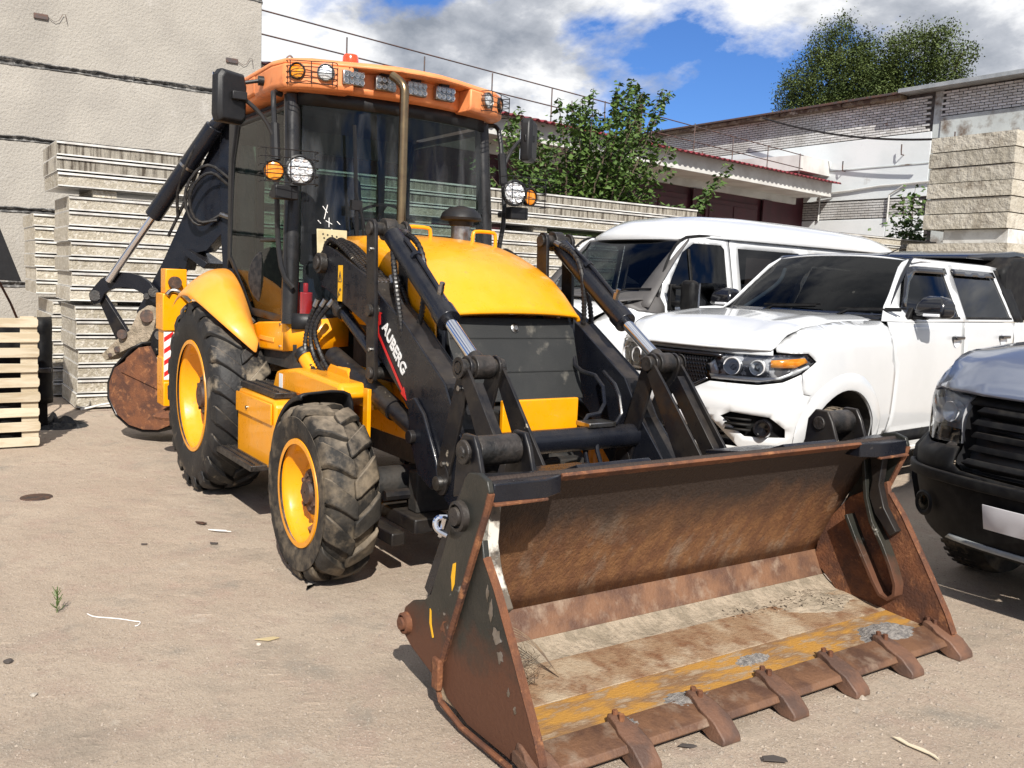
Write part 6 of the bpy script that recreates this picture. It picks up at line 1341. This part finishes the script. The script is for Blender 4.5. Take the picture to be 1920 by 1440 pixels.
MB().box((-.02, -.86, 1.42), (.0, .3, 2.05)).build('partition', m_int, VN); MB().box((-2.2, -.78, 2.07), (1.4, .78, 2.09)).build('headliner', m_int, VN)
MB().box((-1.6, -.7, .32), (2.6, .7, .55)).box((2.0, -.6, .55), (2.7, .6, 1.1)).build('chassis', m_und, VN)

for s in (-1, 1): bpan(vb, 'cowl_side', m_trim2, VN, [(s*VX(1.937), 1.33), (s*VX(1.937), 1.56), (s*VX(2.05), 1.53), (s*VX(2.38), 1.42), (s*VX(2.25), 1.36)], off=.010)
panel([(2.42, -.80), (2.44, 0), (2.42, .80), (1.98, .84), (2.14, .4), (2.18, 0), (2.14, -.4), (1.98, -.84)], [], lambda x, y: (x, y, 1.475-.10*max(0, x-2.15)+.03*(1-(y/.8)**2)), .1).build('cowl', m_trim2, VN, solid=.01)

# ---- dark-nosed grey car at the right edge
SV = thing('sport_utility_vehicle', 'blue grey off-road car with black plastic bumper and slatted grille at the right edge', 'off-road car', (4.7, 5.533, 0), radians(-91.79))
sb = Body([(3.84, 0), (3.83, .25), (3.80, .45), (3.72, .66), (3.56, .83), (3.35, .92), (3.1, .945), (2.6, .95), (2.2, .94), (1, .94), (-.8, .93)],
          [(2.2, 1.36), (2.8, 1.36), (3.3, 1.315), (3.6, 1.23), (3.84, 1.13)], (2.0, 2.5, .22, .19), 1.36, .4, (.86, .055, 3.2))
QX, QY = sb.S, sb.Y
hs_ = [(.50, .86), (.52, 1.10), (.72, 1.115), (.80, 1.10), (.97, .95), (.985, .90), (.90, .87), (.72, .845)]; hs_ = [(QY(min(a, .8))+max(0, a-.8), b) for a, b in hs_]
for s in (-1, 1):
    Sg = lambda L: [(s*a, b) for a, b in L]
    fo = [(QX(2.50), .44)]+[(QX(2.95+.47*cos(radians(q))), .40+.47*sin(radians(q))) for q in range(170, -1, -12) if .40+.47*sin(radians(q)) > .44]+[(hs_[5][0]+.05, .87), (hs_[4][0]+.008, .96), (hs_[3][0]+.008, 1.108), (hs_[2][0]+.01, 1.13), (QX(3.42), interp(sb.zt, 3.42)), (QX(3.1), interp(sb.zt, 3.1)), (QX(2.4), 1.36), (QX(2.28), 1.36), (QX(2.25), .5)]
    bpan(sb, 'fender', m_suv, SV, Sg(fo), step=.06)
    rows = []
    for q in range(-2, 183, 10):
        a = radians(q); r = []
        for rr_, off_ in ((.60, .006), (.58, .035), (.49, .045), (.47, .03), (.47, -.06)):
            r.append(sb.f(off_)(s*QX(min(2.95+rr_*cos(a), 3.5)), max(.42, .40+rr_*sin(a))))
        rows.append(r)
    MB().grid(rows).build('wheel_arch', m_trim, SV, smooth=50, fix=False)
    bpan(sb, 'body_side', m_suv, SV, Sg([(QX(2.24), .5), (QX(2.27), 1.355), (QX(-.7), 1.355), (QX(-.7), .5)]), step=.15)
    h_ = recess(sb, Sg(hs_), .05, SV, 'headlight', m_hlg); bpan(sb, 'headlight_glass', m_lens, h_, Sg(hs_), off=.003, solid=0)
    c = Vector(sb.f(-.03)(s*QY(.62), 1.01)); MB().lathe([(.001, -.02), (.02, -.015), (.045, .01), (.055, .014), (.06, -.03)], c, (1, s*.3, 0), 24).build('projector', m_refl, h_)
    c = Vector(sb.f(-.035)(s*QY(.74), 1.0)); MB().lathe([(.001, -.02), (.03, -.015), (.06, .012), (.07, .014), (.075, -.03)], c, (1, s*.45, 0), 24).build('projector', m_refl, h_)
    bpan(sb, 'headlight_bezel', m_trim, h_, Sg([(QY(.52), .87), (QY(.52), .93), (QY(.86)+.03, .93), (QY(.88), .885), (QY(.72), .855)]), off=-.02, solid=.004)
    fgo = [(.58, .44), (.60, .60), (.86, .62), (.92, .55), (.86, .44)]; fgo = [(QY(min(a, .8))+max(0, a-.8), b) for a, b in fgo]
    c = Vector(sb.f(.03)(s*QY(.66), .50)); g_ = MB().lathe([(.001, .002), (.04, .004), (.048, .012), (.058, .014), (.07, .004)], c, (1, s*.35, 0), 24).build('fog_lamp', m_trim, SV)
    MB().lathe([(.001, .010), (.03, .010), (.044, .006)], c, (1, s*.35, 0), 20).build('lens', m_gld, g_)
    car_wheel(SV, 2.95, s*.86, .37, .37, .215, .24, s, m_stl); car_wheel(SV, 0, s*.86, .37, .37, .215, .24, s, m_stl)
    MB().box((2.48, min(s*.72, s*.94), .22), (2.5, max(s*.72, s*.94), .6)).build('mud_flap', m_trim, SV)
bt = [(QX(3.40), .86), (hs_[5][0]+.06, .88), (hs_[5][0]+.0, .87), (hs_[6][0], .85), (hs_[7][0], .83), (QY(.50), .845), (QY(.485), .76), (QY(.44), .73), (0, .715)]
bpan(sb, 'front_bumper', m_trim, SV, bt+[(-a, b) for a, b in reversed(bt[:-1])]+[(-QX(3.42), .6), (-QX(3.5), .40), (-QY(.6), .33), (QY(.6), .33), (QX(3.5), .40), (QX(3.42), .6)], step=.06)
bpan(sb, 'bumper_ridge', m_trim, SV, [(-QY(.85), .63), (-QY(.5), .655), (QY(.5), .655), (QY(.85), .63), (QY(.85), .70), (QY(.5), .712), (-QY(.5), .712), (-QY(.85), .70)], off=.035, solid=.03, bevel=.01)
bpan(sb, 'skid_strip', m_galv, SV, [(-QY(.55), .345), (QY(.55), .345), (QY(.52), .37), (-QY(.52), .37)], off=.012, solid=.02)
bpan(sb, 'number_plate', m_plt, SV, [(-.265, .475), (.265, .475), (.265, .60), (-.265, .60)], off=.045, solid=.006, bevel=.004)
gg = [(-.48, 1.09), (.48, 1.09), (.485, .86), (.47, .77), (.43, .735), (-.43, .735), (-.47, .77), (-.485, .86)]; gg = [(QY(abs(a))*(1 if a > 0 else -1), b) for a, b in gg]
g_ = recess(sb, gg, .08, SV, 'grille', m_mesh)
for k in range(5):
    z = .775+.066*k; mb = panel([(-.44, z), (.44, z), (.41, z+.03), (-.41, z+.03)], [], sb.f(.0), .08)
    mb.build('grille_slat', m_trim, g_, bevel=.006, solid=.06)
for y in (0,): 
    for k in range(4): bpan(sb, 'grille_stud', m_refl, g_, [(y-.006, .81+.066*k), (y+.006, .81+.066*k), (y+.006, .84+.066*k), (y-.006, .84+.066*k)], off=-.01, solid=.004)
bpan(sb, 'grille_surround', m_trim, g_, [(-.50, 1.075), (.50, 1.075), (.50, 1.115), (-.50, 1.115)], off=.004, solid=.02)
def shood(x, y):
    zt = interp(sb.zt, x); t = abs(y)/.76; d_ = (sb.at(QY(min(abs(y), .72)))[0].x-.02)-x
    return (x, y, zt+.01+.055*(1-t*t)*sm((3.9-x)/.5)+.008*sm((t-.45)/.2)*(1-sm((t-.7)/.25))) if d_ > .2 else (x, y, 1.135+(zt+.01+.055*(1-t*t)*sm((3.9-x)/.5)+.008*sm((t-.45)/.2)*(1-sm((t-.7)/.25))-1.135)*sm(d_/.2)**.8)
sfr = [(sb.at(QY(abs(y)))[0].x-.02, y) for y in (-.72, -.6, -.4, -.2, 0, .2, .4, .6, .72)]
panel(sfr+[(3.4, .77), (3.0, .785), (2.32, .765), (2.38, 0), (2.32, -.765), (3.0, -.785), (3.4, -.77)], [], shood, .07).build('hood', m_suv, SV, solid=.015, smooth=50)
def sws(u, v): return (2.3-.75*v-.08*u*u, u*(.80-.13*v), 1.37+.5*v)
panel([(-1, 0), (1, 0), (1, 1), (-1, 1)], [], sws, .2).build('windshield', m_gldk, SV, fix=False)
MB().prism([(1.6, 1.86), (1.2, 1.92), (-.6, 1.9), (-.7, 1.36), (2.2, 1.36)], -.76, .76).build('cabin', m_suv, SV, bevel=.08)
MB().box((-.9, -.7, .35), (3.5, .7, .6)).box((2.3, -.62, .6), (3.6, .62, 1.15)).build('chassis', m_und, SV)
# ------------------------------------------------------------------ pallet and clutter
R = random.Random(21)
PT = thing('pallet', 'pale wooden pallet standing on edge at the left border', 'pallet', (-2.03, -2.2, 0), 0)
PT.rotation_euler = (0, radians(1.0), 0)
for k in range(9):
    z = .015+.1275*k; e1 = R.uniform(-.008, .008)
    pts = [(-.6, z), (.385+e1, z), (.395+e1, z+.02), (.395+e1, z+.065), (.385+e1, z+.080+e1), (-.6, z+.082-e1)]
    o = MB().prism(pts, -.022, 0, 'x').build('deck_board', m_wood, PT, bevel=.003); o.location = (R.uniform(-.002, .004), 0, 0)
for y in (.325, -.1, -.5):
    MB().box((-.046, y-.07, .02), (-.024, y+.06, 1.12)).build('stringer_board', m_wood, PT, bevel=.003)
    for z in (.09, .57, 1.02): MB().box((-.125, y-.06, z-.07), (-.048, y+.05, z+.07)).build('pallet_block', m_wood, PT, bevel=.003)
    MB().box((-.148, y-.06, .02), (-.127, y+.05, 1.12)).build('bottom_board', m_wood, PT, bevel=.003)
tag(MB().grid([[(-2.42+.02*sin(k*1.3)+.015*sin(j_*2.2+k), -3.3+1.46*k/24, 1.09*j_/10) for k in range(25)] for j_ in range(11)]).build('dark_sheet', m_trim, solid=.006, fix=False), 'black sheet added right behind the pallet boards to darken the gaps', 'sheet')  # added backing, closes the see-through so the board gaps look dark
tag(MB().prism([(-3.4, 0), (-2.12, 0), (-2.12, 1.41), (-1.83, 1.40), (-2.0, 1.89), (-2.2, 2.4), (-3.4, 2.4)], -3.02, -3.0, 'x').build('black_board', m_pla, bevel=.004), 'black slanted board reaching in at the left border above the pallet', 'board')
t = thing('plastic_bumper', 'black plastic bumper leaning behind the pallet beside the panel stack', 'car bumper', (-3.0, -1.68, 0))
MB().grid([[(.10*sin(pi*k/10)+.02*sin(j*2.1), .10-.20*k/10+.0*j, .25+.075*j) for k in range(11)] for j in range(12)]).build('bumper_skin', m_trim, t, solid=.006, smooth=50)
MB().box((.0, -.09, .55), (.13, .075, .60)).build('bumper_grille', m_glosb, t, bevel=.01); MB().box((-.05, -.08, 0), (.02, .05, .30)).build('bumper_foot', m_trim, t, bevel=.01)
tag(MB().tube([(-3.6, -2.02, 1.5), (-3.6, -1.87, 1.17), (-3.6, -1.7, .7), (-3.6, -1.6, .0)], .012, 6).build('steel_rod', m_rust), 'thin rusty rod leaning on the wall behind the pallet', 'rod')
# under the left stack: sand, rags
def heap(cx, cy, rx, ry, h, mat, nm, lab, cat, seed, stuff=False):
    rows = []; n = 22
    for i in range(n+1):
        r = []
        for j in range(n+1):
            u = -1+2*i/n; v = -1+2*j/n; d_ = sqrt(u*u+v*v); z = h*max(0, 1-d_**1.5)*(.5+abs(noise.noise((u*3+seed, v*3, 0)))*1.4)-.004+.01*noise.noise((u*12, v*12, seed))
            r.append((cx+u*rx, cy+v*ry, z if d_ < 1 else -.01))
        rows.append(r)
    o = MB().grid(rows).build(nm, mat, smooth=0, stuff=stuff, fix=False); return tag(o, lab, cat)
heap(-3.55, -.55, .35, .45, .10, m_mud, 'sand_heap', 'low sand heap with scraps under the left end of the panel stack', 'sand', 1, True)
heap(-3.3, -.62, .07, .13, .06, pm('blue_rag', (.12, .17, .25), .9, c2=(.3, .3, .32), s=20), 'rag', 'small blue grey rag on the ground in front of the panel stack', 'rag', 4)
heap(-3.35, -.25, .06, .12, .08, m_swh, 'plastic_scrap', 'crumpled white plastic scrap at the foot of the panel stack', 'scrap', 6)
heap(-3.1, -1.52, .25, .28, .11, pm('black_sheet', (.012, .012, .013), .6), 'dark_sheet', 'crumpled black sheet between pallet and panel stack', 'sheet', 9)
# scattered bits
tag(MB().lathe([(.002, .008), (.08, .008), (.10, .005), (.102, 0)], (-.16, -2.05, 0), (0, 0, 1), 24).build('metal_disc', m_hub), 'flat rusty metal disc lying on the yard at left', 'disc')
w = thing('weed', 'small green weed growing out of the bare yard at left', 'weed', (2.17, -2.23, 0))
mb = MB()
for k in range(26):
    a = R.random()*6.3; z = R.uniform(.005, .10); l = .028*(1.2-z*6); mb.tube([(.012*sin(z*30), 0, z), (.012*sin(z*30)+l*.6*cos(a), l*.6*sin(a), z+.014), (.012*sin(z*30)+l*cos(a), l*sin(a), z+.03)], .0016, 4)
mb.build('leaf', m_leaf, w, stuff=True); MB().tube([(0, 0, 0), (.008, 0, .06), (0, .004, .125)], .0022, 5).build('stem', m_leaf, w)
tag(MB().tube([(2.25, -2.115, .004), (2.30, -2.10, .004), (2.34, -2.05, .004), (2.38, -2.0, .004), (2.44, -1.95, .004), (2.46, -1.925, .004), (2.50, -1.945, .004), (2.50, -1.96, .004)], .0025, 5, 2).build('string', m_swh), 'curled white string lying on the yard near the weed', 'string')
def stone(x, y, r, lab, mat, nm='stone', cat='stone', grp=None):
    mb = MB(); n = 7; vs = []
    for j, (rr, zz) in enumerate([(.75, 0), (1, .35), (.8, .8), (.25, 1.0)]):
        for i in range(n): a = 2*pi*i/n; q = r*rr*R.uniform(.75, 1.2); vs.append((x+q*cos(a), y+q*sin(a), r*zz*.9))
    fs = [(j*n+i, j*n+(i+1) % n, (j+1)*n+(i+1) % n, (j+1)*n+i) for j in range(3) for i in range(n)]+[tuple(3*n+i for i in range(n))]
    return tag(mb.add(vs, fs).build(nm, mat, smooth=0), lab, cat, grp)
m_dst = pm('dark_stone', (.06, .05, .045), .9); m_pst = pm('pale_stone', (.5, .45, .38), .9, c2=(.3, .27, .23), s=30)
stone(2.66, -2.47, .018, 'dark round stone alone at the left edge of the yard', m_dst)
stone(5.75, -.05, .02, 'pale stone nearest the camera at bottom right', m_pst)
stone(3.02, -2.42, .014, 'pale stone in the lower left foreground of the yard', m_pst)
stone(2.95, -1.55, .012, 'small pale stone in the middle of the bare foreground', m_pst)
def chip(pts, z, mat, nm, lab, cat):
    return tag(MB().prism(pts, z, z+.004, 'z').build(nm, mat, smooth=0), lab, cat)
chip([(1.14, -1.26), (1.19, -1.22), (1.24, -1.15), (1.22, -1.17), (1.20, -1.17), (1.16, -1.22)], .012, m_swh, 'paper_scrap', 'pale paper scrap left of the front wheel', 'scrap')
chip([(.92, -1.28), (.95, -1.24), (.99, -1.225), (1.0, -1.25), (.95, -1.285), (.94, -1.27)], .01, m_hub, 'rusty_flake', 'reddish flake on the ground between front and rear wheel', 'flake')
chip([(1.39, -1.32), (1.42, -1.28), (1.435, -1.29), (1.42, -1.325)], .006, m_dst, 'bark_chip', 'dark chip just below the pale paper scrap', 'chip')
chip([(4.84, .172), (4.90, .165), (4.98, .175), (5.03, .165), (5.0, .185), (4.95, .192), (4.90, .18), (4.86, .19)], .008, pm('pale_wood', (.6, .52, .38), .8), 'wood_splinter', 'white split wood strip at the bottom right of the yard', 'splinter')
chip([(4.50, -.57), (4.53, -.54), (4.535, -.515), (4.52, -.52), (4.495, -.55)], .01, m_dst, 'rubber_scrap', 'small black rubber scrap in front of the bucket teeth', 'scrap')
chip([(4.70, -.37), (4.715, -.33), (4.75, -.31), (4.77, -.32), (4.74, -.36), (4.72, -.385)], .012, m_dst, 'rubber_scrap', 'larger dark rubber scrap at the bottom edge of the picture', 'scrap')
chip([(2.32, -1.08), (2.35, -1.05), (2.36, -1.1), (2.42, -1.13)], .012, m_pst, 'dry_leaf', 'crumpled dry leaf below the front wheel', 'leaf')
chip([(1.25, -1.67), (1.265, -1.64), (1.275, -1.645), (1.265, -1.675)], .006, m_dst, 'bark_chip', 'lone brown chip on the open ground left of the front wheel', 'chip')
chip([(2.90, -1.55), (2.91, -1.47), (2.93, -1.45), (2.94, -1.50)], .006, pm('straw', (.45, .36, .2), .8), 'straw', 'short straw on the ground below the front wheel', 'straw')
# tangle of wire and dry stalks in the near corner of the bucket
W_ = MB()
for k in range(150):
    c = Vector((R.uniform(3.86, 4.04), R.uniform(-1.06, -.86), .12)); q = [c]
    for j in range(4): q.append(q[-1]+Vector((R.uniform(-.05, .04), R.uniform(-.05, .05), R.uniform(-.01, .04))))
    W_.tube([(p.x, p.y, max(.11, min(.24, p.z))) for p in q], .0013, 3)
for k in range(4): W_.tube([(3.86+.02*k, -1.10, .14), (3.83+.02*k, -1.04, .27), (3.84+.02*k, -.92, .31-.01*k), (3.92+.02*k, -.80-.01*k, .24), (4.02, -.74, .11)], .0018, 4, 2)
tag(W_.build('wire_tangle', pm('dry_stalks', (.2, .14, .085), .8, c2=(.07, .05, .04), s=15), stuff=True, smooth=0, fix=False), 'tangle of dry stalks and thin wire in the near corner of the bucket', 'tangle')
W_ = MB()
for k in range(160):
    x, y = R.choice([(3.90, .45), (3.94, .62), (3.88, .85), (4.0, .9)]); x += R.gauss(0, .035); y += R.gauss(0, .07); a = R.random()*6.3; l = R.uniform(.008, .022); z = .122+R.uniform(0, .012)
    W_.add([(x, y, z), (x+l*cos(a), y+l*sin(a), z+.006), (x+l*cos(a+.7)*.9, y+l*sin(a+.7)*.9, z)], [(0, 1, 2)])
tag(W_.build('leaf_litter', m_mud, stuff=True, smooth=0, fix=False), 'dry leaf litter along the back of the bucket floor', 'leaf litter')
